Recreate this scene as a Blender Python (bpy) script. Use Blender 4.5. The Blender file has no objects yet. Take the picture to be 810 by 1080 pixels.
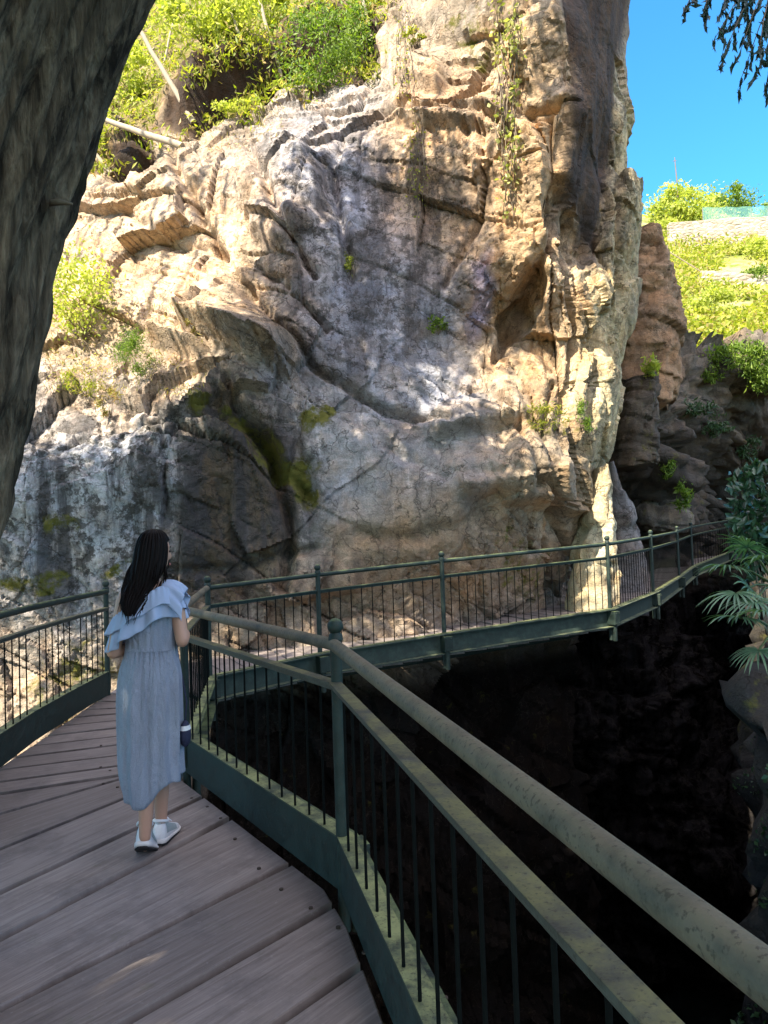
import bpy, bmesh, math, random
import numpy as np
from mathutils import Vector, Matrix
from mathutils.bvhtree import BVHTree

random.seed(7)
RNG = np.random.default_rng(11)
scene = bpy.context.scene
COL = scene.collection
RAD = math.radians

# ------------------------------------------------------------------ camera
F = 750.0
CAMZ = 1.55
Rcam = (Matrix.Rotation(RAD(90 + 2.06), 3, 'X') @ Matrix.Rotation(RAD(-2.0), 3, 'Z'))
Rn = np.array(Rcam)
cam_d = bpy.data.cameras.new('camera')
cam = bpy.data.objects.new('camera', cam_d)
COL.objects.link(cam)
cam.location = (0, 0, CAMZ)
cam.rotation_euler = Rcam.to_euler()
cam_d.sensor_fit = 'VERTICAL'
cam_d.sensor_height = 36
cam_d.lens = F / 1080 * 36
cam_d.clip_end = 2000
cam_d.clip_start = 0.05
scene.camera = cam


def ray(px, py):
    return Rcam @ Vector(((px - 405) / F, -(py - 540) / F, -1))


def W(px, py, Y):
    d = ray(px, py)
    return Vector((d.x / d.y * Y, Y, CAMZ + d.z / d.y * Y))


def G(px, py, z=0.0):
    d = ray(px, py)
    t = (z - CAMZ) / d.z
    return Vector((d.x * t, d.y * t, z))


def project(P):
    q = (np.asarray(P) - np.array([0, 0, CAMZ])) @ Rn
    w = np.maximum(-q[..., 2], 1e-4)
    return 405 + F * q[..., 0] / w, 540 - F * q[..., 1] / w, -q[..., 2]


SUN = Vector((-0.46, -0.60, 0.74)).normalized()

# ------------------------------------------------------------------ noise
def _h(ix, iy, iz, s):
    h = (ix.astype(np.int64) * 374761393 + iy.astype(np.int64) * 668265263 + iz.astype(np.int64) * 2147483647 + s * 1274126177) & 0xffffffff
    h = ((h ^ (h >> 13)) * 1274126177) & 0xffffffff
    h = ((h ^ (h >> 16)) * 2246822519) & 0xffffffff
    return h ^ (h >> 15)


def _r(h, k):
    h = (h * (2654435761 + 2 * k) + k * 97531) & 0xffffffff
    h = ((h ^ (h >> 15)) * 2246822519) & 0xffffffff
    return ((h ^ (h >> 13)) & 0xffffff) / float(0xffffff)


def perlin(p, s=0):
    i = np.floor(p).astype(np.int64)
    f = p - i
    u = f * f * f * (f * (f * 6 - 15) + 10)
    out = 0
    for dx in (0, 1):
        for dy in (0, 1):
            for dz in (0, 1):
                h = _h(i[:, 0] + dx, i[:, 1] + dy, i[:, 2] + dz, s)
                g = np.stack([_r(h, 1), _r(h, 2), _r(h, 3)], 1) * 2 - 1
                d = f - np.array([dx, dy, dz])
                w = (u[:, 0] if dx else 1 - u[:, 0]) * (u[:, 1] if dy else 1 - u[:, 1]) * (u[:, 2] if dz else 1 - u[:, 2])
                out = out + w * (g * d).sum(1)
    return out * 1.3


def fbm(p, n=4, s=0, gain=.5):
    a, o = 1.0, 0
    for k in range(n):
        o = o + a * perlin(p * (2.03 ** k), s + k * 17)
        a *= gain
    return o


def ridged(p, n=4, s=0):
    a, o = 1.0, 0
    for k in range(n):
        o = o + a * (1 - np.abs(perlin(p * (2.1 ** k), s + k * 31)) * 2)
        a *= .5
    return o / 2


def facet(p, s=0):
    """fractured planar facets: value in cell units, and distance to the crack between cells"""
    i = np.floor(p).astype(np.int64)
    f1 = np.full(len(p), 9.0); f2 = f1.copy()
    best = np.zeros(len(p), np.int64)
    bd = np.zeros_like(p)
    for dx in (-1, 0, 1):
        for dy in (-1, 0, 1):
            for dz in (-1, 0, 1):
                c = i + np.array([dx, dy, dz])
                h = _h(c[:, 0], c[:, 1], c[:, 2], s)
                q = c + np.stack([_r(h, 4), _r(h, 5), _r(h, 6)], 1)
                d = p - q
                D = np.sqrt((d * d).sum(1))
                m = D < f1
                f2 = np.where(m, f1, np.minimum(f2, D))
                f1 = np.where(m, D, f1)
                best = np.where(m, h, best)
                bd[m] = d[m]
    g = np.stack([_r(best, 7), _r(best, 8), _r(best, 9)], 1) * 2 - 1
    return (g * bd).sum(1) + (_r(best, 10) - .5) * .7, f2 - f1


def blocks(p, d1, d2, s1, s2, s=0):
    """masonry-like joint blocks in two joint directions: depth with a tilted face per block, and distance to the joint"""
    u = p @ np.array(d1) / s1
    i = np.floor(u)
    z = np.zeros(len(p), np.int64)
    h = _h(i.astype(np.int64), z, z, s)
    v = p @ np.array(d2) / s2 * (.7 + .6 * _r(h, 1)) + _r(h, 2) * 9
    j = np.floor(v)
    g = _h(i.astype(np.int64), j.astype(np.int64), z, s + 5)
    fu, fv = u - i, v - j
    o = (_r(g, 3) - .5) + (_r(g, 4) - .5) * 1.3 * (fu - .5) + (_r(g, 5) - .5) * 1.3 * (fv - .5)
    e = np.minimum(np.minimum(fu, 1 - fu) * s1, np.minimum(fv, 1 - fv) * s2)
    return o, e


def sstep(a, b, x):
    t = np.clip((x - a) / (b - a), 0, 1)
    return t * t * (3 - 2 * t)

# ------------------------------------------------------------------ object helpers
def link(o, parent=None, loc=None):
    COL.objects.link(o)
    if parent is not None:
        o.parent = parent
        o.matrix_parent_inverse = Matrix.Translation(-(parent['_l'] if False else parent.location))
    return o


def tag(o, label=None, cat=None, group=None, kind=None):
    if label: o['label'] = label
    if cat: o['category'] = cat
    if group: o['group'] = group
    if kind: o['kind'] = kind
    return o


def thing(name, label, cat, loc, group=None):
    o = bpy.data.objects.new(name, None)
    o.empty_display_size = .1
    COL.objects.link(o)
    o.location = loc
    return tag(o, label, cat, group)


def mesh_np(name, V, faces, mat=None, smooth=True, attrs=None, uv=None):
    me = bpy.data.meshes.new(name)
    V = np.asarray(V, np.float32)
    if isinstance(faces, np.ndarray):
        n, k = faces.shape
        me.vertices.add(len(V)); me.vertices.foreach_set('co', V.ravel())
        me.loops.add(n * k); me.loops.foreach_set('vertex_index', faces.astype(np.int32).ravel())
        me.polygons.add(n)
        me.polygons.foreach_set('loop_start', np.arange(0, n * k, k, dtype=np.int32))
        me.polygons.foreach_set('loop_total', np.full(n, k, np.int32))
    else:
        me.from_pydata([tuple(v) for v in V.tolist()], [], faces)
    if smooth:
        me.polygons.foreach_set('use_smooth', np.ones(len(me.polygons), bool))
    me.update(calc_edges=True)
    for k, a in (attrs or {}).items():
        at = me.color_attributes.new(k, 'FLOAT_COLOR', 'POINT')
        if a.shape[1] == 3:
            a = np.concatenate([a, np.ones((len(a), 1))], 1)
        at.data.foreach_set('color', a.astype(np.float32).ravel())
    if uv is not None:
        l = me.uv_layers.new(name='UVMap')
        idx = np.empty(len(me.loops), np.int32); me.loops.foreach_get('vertex_index', idx)
        l.data.foreach_set('uv', np.asarray(uv, np.float32)[idx].ravel())
    if mat: me.materials.append(mat)
    return me


def obj(name, me, parent=None):
    o = bpy.data.objects.new(name, me)
    return link(o, parent)


def gridfaces(nr, nc, wrap=False):
    r = np.arange(nr - 1)[:, None]
    c = np.arange(nc if wrap else nc - 1)[None, :]
    c2 = (c + 1) % nc
    return np.stack([r * nc + c, r * nc + c2, (r + 1) * nc + c2, (r + 1) * nc + c], -1).reshape(-1, 4)


def gridnormals(P):
    du = np.gradient(P, axis=1); dv = np.gradient(P, axis=0)
    n = np.cross(du, dv)
    return n / np.maximum(np.linalg.norm(n, axis=-1, keepdims=True), 1e-9)


class MB:
    def __init__(self): self.v = []; self.f = []
    def add(self, v, f):
        o = len(self.v)
        self.v += [tuple(x) for x in v]
        self.f += [tuple(i + o for i in q) for q in f]
    def tube(self, pts, r, n=8, cap=True):
        pts = [Vector(p) for p in pts]
        rs = r if isinstance(r, (list, tuple)) else [r] * len(pts)
        up = None; V = []; Fc = []
        for i, p in enumerate(pts):
            if i == 0: t = pts[1] - p
            elif i == len(pts) - 1: t = p - pts[i - 1]
            else: t = (pts[i + 1] - p).normalized() + (p - pts[i - 1]).normalized()
            if t.length < 1e-9: t = Vector((0, 0, 1))
            t.normalize()
            if up is None: up = t.orthogonal().normalized()
            up = (up - t * up.dot(t))
            if up.length < 1e-6: up = t.orthogonal()
            up.normalize()
            b = t.cross(up)
            k = 1.0
            if 0 < i < len(pts) - 1:
                c = (pts[i + 1] - p).normalized().dot((p - pts[i - 1]).normalized())
                k = 1 / max(.6, math.sqrt(max(0, (1 + c) / 2)))
            for j in range(n):
                a = 2 * math.pi * j / n
                V.append(p + (up * math.cos(a) + b * math.sin(a)) * rs[i] * (k if k < 1.2 else 1.1))
        for i in range(len(pts) - 1):
            for j in range(n):
                Fc.append((i * n + j, i * n + (j + 1) % n, (i + 1) * n + (j + 1) % n, (i + 1) * n + j))
        if cap:
            Fc.append(tuple(range(n - 1, -1, -1)))
            Fc.append(tuple(range((len(pts) - 1) * n, len(pts) * n)))
        self.add(V, Fc)
    def sweep(self, prof, pts, closed=True):
        """prof: (side, up) points; path swept with vertical up and mitred corners"""
        pts = [Vector(p) for p in pts]; V = []; Fc = []; n = len(prof)
        for i, p in enumerate(pts):
            a = (p - pts[i - 1]) if i else (pts[1] - p)
            b = (pts[i + 1] - p) if i < len(pts) - 1 else a
            a = Vector((a.x, a.y, 0)).normalized(); b = Vector((b.x, b.y, 0)).normalized()
            t = (a + b).normalized()
            s = Vector((t.y, -t.x, 0))
            k = 1 / max(.5, t.dot(a))
            for (x, y) in prof: V.append(p + s * x * k + Vector((0, 0, y)))
        for i in range(len(pts) - 1):
            for j in range(n if closed else n - 1):
                Fc.append((i * n + j, (i + 1) * n + j, (i + 1) * n + (j + 1) % n, i * n + (j + 1) % n))
        if closed:
            Fc.append(tuple(range(n))); Fc.append(tuple(range(len(V) - 1, len(V) - n - 1, -1)))
        self.add(V, Fc)
    def box(self, c, x, y, z):
        c = Vector(c); x = Vector(x); y = Vector(y); z = Vector(z)
        V = [c + x * a + y * b + z * d for a in (-1, 1) for b in (-1, 1) for d in (-1, 1)]
        self.add(V, [(0, 1, 3, 2), (4, 6, 7, 5), (0, 4, 5, 1), (2, 3, 7, 6), (0, 2, 6, 4), (1, 5, 7, 3)])
    def ball(self, c, r, n=12, sz=1.0):
        V = []; Fc = []; m = n // 2
        for i in range(m + 1):
            t = math.pi * i / m
            for j in range(n):
                a = 2 * math.pi * j / n
                V.append((c[0] + r * math.sin(t) * math.cos(a), c[1] + r * math.sin(t) * math.sin(a), c[2] + r * sz * math.cos(t)))
        for i in range(m):
            for j in range(n):
                Fc.append((i * n + j, (i + 1) * n + j, (i + 1) * n + (j + 1) % n, i * n + (j + 1) % n))
        self.add(V, Fc)
    def me(self, name, mat, smooth=False, bevel=0, auto=None):
        me = bpy.data.meshes.new(name)
        me.from_pydata(self.v, [], self.f)
        me.update()
        if bevel:
            bm = bmesh.new(); bm.from_mesh(me)
            bmesh.ops.remove_doubles(bm, verts=bm.verts, dist=1e-6)
            ed = [e for e in bm.edges if e.is_manifold and e.calc_face_angle(0) > .5]
            bmesh.ops.bevel(bm, geom=ed, offset=bevel, segments=2, profile=.5, affect='EDGES')
            bm.to_mesh(me); bm.free()
        if smooth:
            me.polygons.foreach_set('use_smooth', np.ones(len(me.polygons), bool))
            if auto: me.set_sharp_from_angle(angle=RAD(auto))
        if mat: me.materials.append(mat)
        return me
    def build(self, name, mat, parent=None, **k):
        return obj(name, self.me(name, mat, **k), parent)

# ------------------------------------------------------------------ material helpers
class NT:
    def __init__(self, name):
        self.m = bpy.data.materials.new(name); self.m.use_nodes = True
        self.t = self.m.node_tree; self.t.nodes.clear()
        self.out = self.t.nodes.new('ShaderNodeOutputMaterial')
    def n(self, kind, ins=None, **props):
        nd = self.t.nodes.new('ShaderNode' + kind)
        for k, v in props.items(): setattr(nd, k, v)
        for k, v in (ins or {}).items(): self.put(nd.inputs[k], v)
        return nd
    def put(self, sock, v):
        if isinstance(v, bpy.types.NodeSocket): self.t.links.new(v, sock)
        elif isinstance(v, bpy.types.Node): self.t.links.new(v.outputs[0], sock)
        else:
            if isinstance(v, tuple) and len(v) == 3 and sock.type == 'RGBA': v = v + (1,)
            sock.default_value = v
    def mix(self, a, b, fac, blend='MIX'):
        nd = self.t.nodes.new('ShaderNodeMix'); nd.data_type = 'RGBA'; nd.blend_type = blend
        self.put(nd.inputs[0], fac); self.put(nd.inputs[6], a); self.put(nd.inputs[7], b)
        return nd.outputs[2]
    def math(self, op, a, b=0.0, clamp=False):
        nd = self.t.nodes.new('ShaderNodeMath'); nd.operation = op; nd.use_clamp = clamp
        self.put(nd.inputs[0], a); self.put(nd.inputs[1], b)
        return nd.outputs[0]
    def ramp(self, f, stops, interp='LINEAR'):
        nd = self.t.nodes.new('ShaderNodeValToRGB'); nd.color_ramp.interpolation = interp
        e = nd.color_ramp.elements
        while len(e) < len(stops): e.new(.5)
        for q, (p, c) in zip(e, stops):
            q.position = p
            q.color = (c, c, c, 1) if not isinstance(c, tuple) else c + (1,)
        self.put(nd.inputs[0], f)
        return nd.outputs[0]
    def coords(self, scale=(1, 1, 1), kind='Object', rot=(0, 0, 0)):
        if kind == 'Position': src = self.n('NewGeometry').outputs['Position']
        else: src = self.n('TexCoord').outputs[kind]
        mp = self.n('Mapping', {'Vector': src, 'Scale': scale, 'Rotation': rot})
        return mp.outputs[0]
    def noise(self, vec, scale, detail=4, rough=.55, dist=0.0):
        return self.n('TexNoise', {'Vector': vec, 'Scale': scale, 'Detail': detail, 'Roughness': rough, 'Distortion': dist}).outputs[0]
    def attr(self, name): return self.n('Attribute', attribute_name=name)
    def bump(self, h, strength=.5, dist=.02, normal=None):
        ins = {'Height': h, 'Strength': strength, 'Distance': dist}
        if normal is not None: ins['Normal'] = normal
        return self.n('Bump', ins).outputs[0]
    def done(self, color, rough=.8, normal=None, metallic=0.0, spec=.3, trans=None):
        ins = {'Base Color': color, 'Roughness': rough, 'Metallic': metallic, 'Specular IOR Level': spec}
        if normal is not None: ins['Normal'] = normal
        p = self.n('BsdfPrincipled', ins)
        sh = p.outputs[0]
        if trans is not None:
            tr = self.n('BsdfTranslucent', {'Color': trans[0]})
            sh = self.n('MixShader', {0: trans[1], 1: sh, 2: tr}).outputs[0]
        self.t.links.new(sh, self.out.inputs[0])
        return self.m


def rock_material(name, vscale=1.0):
    m = NT(name)
    P = m.coords(kind='Position')
    tint = m.attr('tint').outputs[0]
    mk = m.n('SeparateColor', {0: m.attr('mask').outputs[0]})
    big = m.noise(P, 1.1, 7, .6, .4)
    c = m.mix(tint, m.ramp(big, [(.3, .62), (.5, 1.0), (.72, 1.28)]), 1.0, 'MULTIPLY')
    warm = m.noise(P, 2.3, 5, .6)
    c = m.mix(c, m.mix(c, (1.15, .96, .78), 1.0, 'MULTIPLY'), m.ramp(warm, [(.45, 0.0), (.65, .8)]))
    c = m.mix(c, m.mix(c, (.82, .88, 1.0), 1.0, 'MULTIPLY'), m.ramp(m.noise(P, 1.6, 6, .65), [(.5, 0.0), (.66, .8)]))
    # water streaks running down the face
    st = m.noise(m.coords((3.2, 3.2, .28), 'Position'), 1.0, 6, .65, .3)
    sm = m.math('MULTIPLY', m.ramp(st, [(.44, 0.0), (.56, 1.0)]), mk.outputs[0])
    c = m.mix(c, (.045, .042, .045), m.math('MULTIPLY', sm, .85))
    # pale lime runs
    li = m.noise(m.coords((4.5, 4.5, .35), 'Position'), 1.3, 5, .6)
    c = m.mix(c, m.mix(c, (1.5, 1.5, 1.55), 1.0, 'MULTIPLY'), m.ramp(li, [(.56, 0.0), (.68, .8)]))
    # lichen blotches
    lb = m.noise(P, 5.5, 9, .72)
    lm = m.math('MULTIPLY', m.ramp(lb, [(.51, 0.0), (.57, 1.0)]), m.math('ADD', mk.outputs[0], .05))
    c = m.mix(c, (.05, .045, .04), m.math('MULTIPLY', lm, .8, True))
    # hairline cracks
    wv = m.n('VectorMath', {0: P, 1: m.n('TexNoise', {'Vector': P, 'Scale': 2.5, 'Detail': 5}).outputs[1]}, operation='ADD').outputs[0]
    vo = m.n('TexVoronoi', {'Vector': m.n('Mapping', {'Vector': wv, 'Scale': (1.3, 1.3, .8), 'Rotation': (0, .6, 0)}).outputs[0], 'Scale': 1.6}, feature='DISTANCE_TO_EDGE').outputs[0]
    cr = m.ramp(vo, [(0.0, 1.0), (.018, 0.0)])
    c = m.mix(c, (.04, .033, .027), m.math('MULTIPLY', cr, .6))
    vo2 = m.n('TexVoronoi', {'Vector': m.n('Mapping', {'Vector': wv, 'Scale': (.55, .55, .26), 'Rotation': (0, .5, 0)}).outputs[0], 'Scale': 1.5}, feature='DISTANCE_TO_EDGE').outputs[0]
    cr2 = m.math('MULTIPLY', m.ramp(vo2, [(0.0, 1.0), (.012, 0.0)]), m.ramp(m.noise(P, .9, 3), [(.45, 0.0), (.55, 1.0)]))
    c = m.mix(c, (.03, .024, .02), m.math('MULTIPLY', cr2, .5))
    cr = m.math('MAXIMUM', cr, m.math('MULTIPLY', cr2, 1.1))
    sp = m.noise(P, 48, 6, .75)
    c = m.mix(c, m.ramp(sp, [(.3, .62), (.7, 1.3)]), 1.0, 'MULTIPLY')
    # moss
    mn = m.noise(P, 3.8, 8, .7)
    mm = m.math('MULTIPLY', m.ramp(m.math('ADD', mn, m.math('MULTIPLY', mk.outputs[1], .30)), [(.66, 0.0), (.78, 1.0)]), m.math('MINIMUM', m.math('MULTIPLY', mk.outputs[1], 3.0), 1.0))
    mc = m.mix((.05, .06, .015), (.17, .15, .03), m.noise(P, 9, 5))
    c = m.mix(c, mc, mm)
    ls = m.noise(m.coords((2.2, 3, 11), 'Position', (0, .6, 0)), 1.0, 7, .62, .4)
    vf = m.n('TexVoronoi', {'Vector': m.n('Mapping', {'Vector': wv, 'Scale': (5, 5, 7.5), 'Rotation': (0, .6, 0)}).outputs[0], 'Scale': 1.0}, feature='F1').outputs[0]
    h = m.math('ADD', m.math('ADD', m.math('MULTIPLY', ls, .7), m.math('MULTIPLY', vf, .45)), m.math('MULTIPLY', m.noise(P, 30, 7, .75), .5))
    h = m.math('SUBTRACT', h, m.math('MULTIPLY', cr, .35))
    h = m.math('ADD', h, m.math('MULTIPLY', mm, .2))
    return m.done(c, .9, m.bump(h, .8, .045), spec=m.math('MULTIPLY', m.math('SUBTRACT', 1.0, mk.outputs[2]), .2))


def leaf_material(name, c1, c2, trans=.4, dry=None, spec=.3, rough=.5):
    m = NT(name)
    a = m.attr('rnd').outputs[0]
    s = m.n('SeparateColor', {0: a})
    c = m.mix(c1, c2, s.outputs[0])
    if dry: c = m.mix(c, dry, m.ramp(s.outputs[1], [(.75, 0.0), (.9, 1.0)]))
    return m.done(c, rough, spec=spec, trans=None if trans is None else (m.mix(c, (1.5, 1.7, .6), 1.0, 'MULTIPLY'), trans))


def paint_material(name, base, moss=(.24, .28, .11), amount=.6, grey=None):
    m = NT(name)
    P = m.coords(kind='Position')
    n1 = m.noise(P, 14, 6, .65)
    c = m.mix(base, tuple(min(1, x * 1.7 + .006) for x in base), m.ramp(n1, [(.42, 0.0), (.7, 1.0)]))
    if grey: c = m.mix(c, grey, m.ramp(m.noise(P, 5, 6, .7), [(.35, 0.0), (.55, 1.0)]))
    up = m.n('SeparateXYZ', {0: m.n('NewGeometry').outputs['Normal']}).outputs[2]
    n2 = m.noise(P, 9, 8, .7)
    mo = m.math('MULTIPLY', m.ramp(up, [(.55, 0.0), (.9, 1.0)]), m.ramp(n2, [(.38, 0.0), (.6, 1.0)]))
    c = m.mix(c, moss, m.math('MULTIPLY', mo, amount))
    sp = m.noise(P, 90, 3, .6)
    c = m.mix(c, (.035, .03, .022), m.math('MULTIPLY', m.ramp(sp, [(.57, 0.0), (.66, 1.0)]), .7))
    h = m.math('ADD', sp, m.math('MULTIPLY', n2, .6))
    r = m.ramp(n1, [(.3, .5), (.7, .75)])
    return m.done(c, r, m.bump(h, .35, .004), spec=.3)
# ================================================================== CLIFF
def tps(pts, val, lam=.02):
    pts = np.asarray(pts, float); n = len(pts)
    d2 = ((pts[:, None] - pts[None]) ** 2).sum(-1)
    K = .5 * d2 * np.log(d2 + 1e-9)
    Pm = np.concatenate([np.ones((n, 1)), pts], 1)
    A = np.zeros((n + 3, n + 3)); A[:n, :n] = K + lam * np.eye(n); A[:n, n:] = Pm; A[n:, :n] = Pm.T
    w = np.linalg.solve(A, np.concatenate([val, np.zeros(3)]))
    def f(q):
        q = np.asarray(q, float); out = np.empty(len(q))
        for i in range(0, len(q), 40000):
            b = q[i:i + 40000]
            d = ((b[:, None] - pts[None]) ** 2).sum(-1)
            out[i:i + 40000] = (.5 * d * np.log(d + 1e-9)) @ w[:n] + w[n] + b @ w[n + 1:]
        return out
    return f


CT = [(-250,900,8.8),(-250,700,9.0),(-250,450,9.2),(0,900,9),(0,650,9.3),(0,450,9.4),(100,650,9.5),(100,440,9.5),(180,430,9.6),(190,600,9.5),(150,560,9.4),
(-100,400,10.5),(60,400,10.8),(130,400,10.6),(200,395,10.4),(60,340,11.6),(130,330,11.4),(-100,330,11.8),
(0,260,12.2),(130,280,12.0),(180,280,11.6),(180,190,12.2),(120,200,12.6),(250,260,11.2),(250,160,12.2),(60,250,12.6),(-150,250,13),
(200,120,13.5),(100,150,14),(0,150,15),(300,105,12.8),(200,60,16),(100,60,17),(300,40,14.8),(200,0,18.5),(300,-20,16.5),(100,0,19),(-100,0,20),(200,-150,22),(0,-150,24),(380,60,13),(400,0,13.8),(400,-100,16),(430,-60,13.5),
(300,350,10.4),(300,250,10.8),(330,150,11.6),(260,420,10.0),(300,520,9.8),(260,620,9.7),(200,640,9.5),(350,620,9.8),(400,520,10.0),(400,400,10.4),(400,280,10.7),(400,180,11.1),(410,110,11.2),
(480,640,10.3),(480,560,9.9),(480,480,10.1),(480,400,10.5),(470,300,10.7),(480,200,10.8),(490,120,10.6),(480,40,11.2),(470,-80,11.5),
(540,630,11.2),(550,520,10.1),(540,420,10.4),(545,350,11.0),(550,280,10.4),(550,200,10.3),(560,100,10.2),(560,0,10.2),(560,-120,10.2),
(592,555,11.3),(585,610,12.0),(590,480,10.4),(600,400,10.5),(590,300,10.4),

(594,-120,9.6),(625,-120,10.5),(655,-120,11.7),(596,0,9.7),(625,0,10.6),(655,0,11.7),(668,0,12.0),(603,100,9.8),(628,100,10.8),(648,100,11.6),(660,100,11.5),(600,180,10.0),(620,180,10.9),(640,180,11.7),(655,180,11.45),(668,180,11.6),(596,255,10.4),(612,260,11.1),(624,268,11.4),(640,260,11.2),(650,310,11.2),(670,280,11.8),(640,400,11.2),(650,350,11.4),(615,560,12.0),(625,500,11.5),(600,630,12.6),
(0,1100,9),(300,800,9.6),(300,1000,9.7),(450,800,10.2),(450,1000,10.4),(600,760,11.6),(600,1000,11),(300,1400,9.7),(600,1400,11),(-250,1300,8.8)]
cw = [W(*c) for c in CT]
fY = tps([(c.x, c.z) for c in cw], np.array([c.y for c in cw]))
EDGE = [(672,-330),(672,-100),(672,0),(664,60),(662,100),(670,150),(679,220),(687,270),(689,300),(680,330),(668,362),(664,400),(657,430),(650,465),(640,500),(628,560),(618,600),(606,640),(610,760),(630,1000),(640,1500)]
ew = [W(x, y, 12.1) for x, y in EDGE]
ez = np.array([e.z for e in ew])[::-1]; ex = np.array([e.x for e in ew])[::-1]
NZ, NX, NRET = 430, 520, 40
zz = np.concatenate([np.linspace(-9.5, -1.2, 110), np.linspace(-1.2, 9.6, 430)[1:], np.linspace(9.6, 24, 110)[1:]]); NZ = len(zz)
XL = -9.5
Xe = np.interp(zz, ez, ex)
s = np.linspace(0, 1, NX) ** .93
X = XL + (Xe[:, None] - XL) * s[None]
Z = np.repeat(zz[:, None], NX, 1)
Yb = fY(np.stack([X.ravel(), Z.ravel()], 1)).reshape(X.shape)
Yb = np.clip(Yb, 8.4, 36)
R = .55
t = np.clip((X - (Xe[:, None] - R)) / R, 0, 1)
Yb = Yb + R * (1 - np.sqrt(np.clip(1 - t * t, 0, 1)))
k = np.linspace(0, 1, NRET + 1)[1:]
Xr = Xe[:, None] - .7 * k[None] ** 2
Yr = Yb[:, -1:] + 7 * k[None]
B0 = np.stack([np.concatenate([X, Xr], 1), np.concatenate([Yb, Yr], 1), np.repeat(zz[:, None], NX + NRET, 1)], -1)
N0 = gridnormals(B0)            # points towards -Y (outwards)
if N0[NZ // 2, NX // 2, 1] > 0: N0 = -N0
P = B0.reshape(-1, 3)
px, py, dep = project(P)
front = (np.arange(NX + NRET) < NX)[None].repeat(NZ, 0).ravel()


def gauss(cx, cy, rx, ry, ang=0.0):
    a = RAD(ang); dx = px - cx; dy = py - cy
    u = (dx * math.cos(a) + dy * math.sin(a)) / rx; v = (-dx * math.sin(a) + dy * math.cos(a)) / ry
    return np.exp(-(u * u + v * v))


def blob(cx, cy, rx, ry, ang=0.0, soft=.35):
    a = RAD(ang); dx = px - cx + 14 * wob; dy = py - cy + 14 * wob2
    u = (dx * math.cos(a) + dy * math.sin(a)) / rx; v = (-dx * math.sin(a) + dy * math.cos(a)) / ry
    return 1 - sstep(1 - soft, 1 + soft, np.sqrt(u * u + v * v))


def jut(cx, cy, rx, ry, ang=0.0, edge=.24, side=.6):
    """block that leans out towards its lower edge and is undercut there"""
    a = RAD(ang); dx = px - cx + 5 * wob0; dy = py - cy + 5 * wob02
    u = (dx * math.cos(a) + dy * math.sin(a)) / rx; v = (-dx * math.sin(a) + dy * math.cos(a)) / ry
    return (1 - sstep(side, 1, np.abs(u))) * sstep(-1, .9, v) * (1 - sstep(1 - edge, 1 + edge, v))


def polyd(pts):
    d = np.full(len(px), 1e9)
    for (x0, y0), (x1, y1) in zip(pts[:-1], pts[1:]):
        ax, ay = x1 - x0, y1 - y0
        tt = np.clip(((px - x0) * ax + (py - y0) * ay) / (ax * ax + ay * ay), 0, 1)
        d = np.minimum(d, np.hypot(px - x0 - tt * ax + 5 * wob, py - y0 - tt * ay + 5 * wob2))
    return d


wob0 = perlin(P * 1.1, 91); wob02 = perlin(P * 1.1, 93)
wob = perlin(P * 1.4, 91) + .5 * perlin(P * 3.5, 92); wob2 = perlin(P * 1.4, 93) + .5 * perlin(P * 3.5, 94)
# smooth, water-worn area in the middle and lower wall; strongly broken rock elsewhere
smooth = np.clip(gauss(395, 330, 110, 180) + gauss(430, 550, 160, 90) + 1.0 * gauss(90, 540, 140, 95), 0, 1) * front
slope_m = sstep(0, 1, (Yb.mean() * 0 + (P[:, 1] - 12.9) / 1.2)) * (px < 440) * (py < 200)
flute = np.clip(gauss(622, 330, 75, 330) * 1.5, 0, 1)
warp = np.stack([fbm(P * .6, 2, 5), fbm(P * .6, 2, 6), fbm(P * .6, 2, 7)], 1)
rot = np.array([[.82, 0, .57], [0, 1, 0], [-.57, 0, .82]])
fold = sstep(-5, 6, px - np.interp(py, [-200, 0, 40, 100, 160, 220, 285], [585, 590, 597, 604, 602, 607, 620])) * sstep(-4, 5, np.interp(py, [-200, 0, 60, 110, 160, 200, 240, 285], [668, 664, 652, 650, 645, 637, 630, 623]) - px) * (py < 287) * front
rough = (1 - .90 * smooth) * (1 - .7 * slope_m) * (1 - .35 * blob(190, 230, 170, 110, -15, .5)) * (1 - .9 * fold)
flute = flute * (1 - .85 * fold) * (1 - .75 * sstep(640, 655, px))
nf = (1 - flute) * (1 - .85 * fold)
dsp_fold = fold * (.10 * perlin(P * np.array([2.2, 1, .3]), 71) + .05 * perlin(P * np.array([6, 2, .5]), 72))
pw = P + .16 * warp + .03 * np.stack([perlin(P * 2.5, 61), perlin(P * 2.5, 62), perlin(P * 2.5, 63)], 1)
D1, D2 = (.50, .25, .83), (.93, -.2, -.10)           # bedding falls to the lower right, steep joints
dsp = dsp_fold.copy()
v, e = facet((P + .3 * warp) @ rot.T * np.array([.38, .5, .7]), 3)
dsp += .42 * v * rough * (1 - .6 * flute)
v, e1 = blocks(pw, D1, D2, 1.25, 2.1, 31); dsp += .33 * v * rough * nf - .07 * (1 - sstep(0, .035, e1)) * rough * nf
v, e1 = blocks(pw, (.42, .1, .90), (.90, .1, .3), .36, .62, 32); dsp += .13 * v * rough * nf - .035 * (1 - sstep(0, .02, e1)) * rough * nf
v, e1 = blocks(pw + .02 * perlin(P * 6, 64)[:, None], (.6, 0, .8), (.95, 0, -.2), .15, .26, 33); dsp += .038 * v * (.15 + rough) * (1 - .6 * flute)
v, e3 = facet(pw @ rot.T * np.array([8.0, 8.0, 12.]) + 3, 10); dsp += .02 * v * (.35 + rough)
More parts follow.
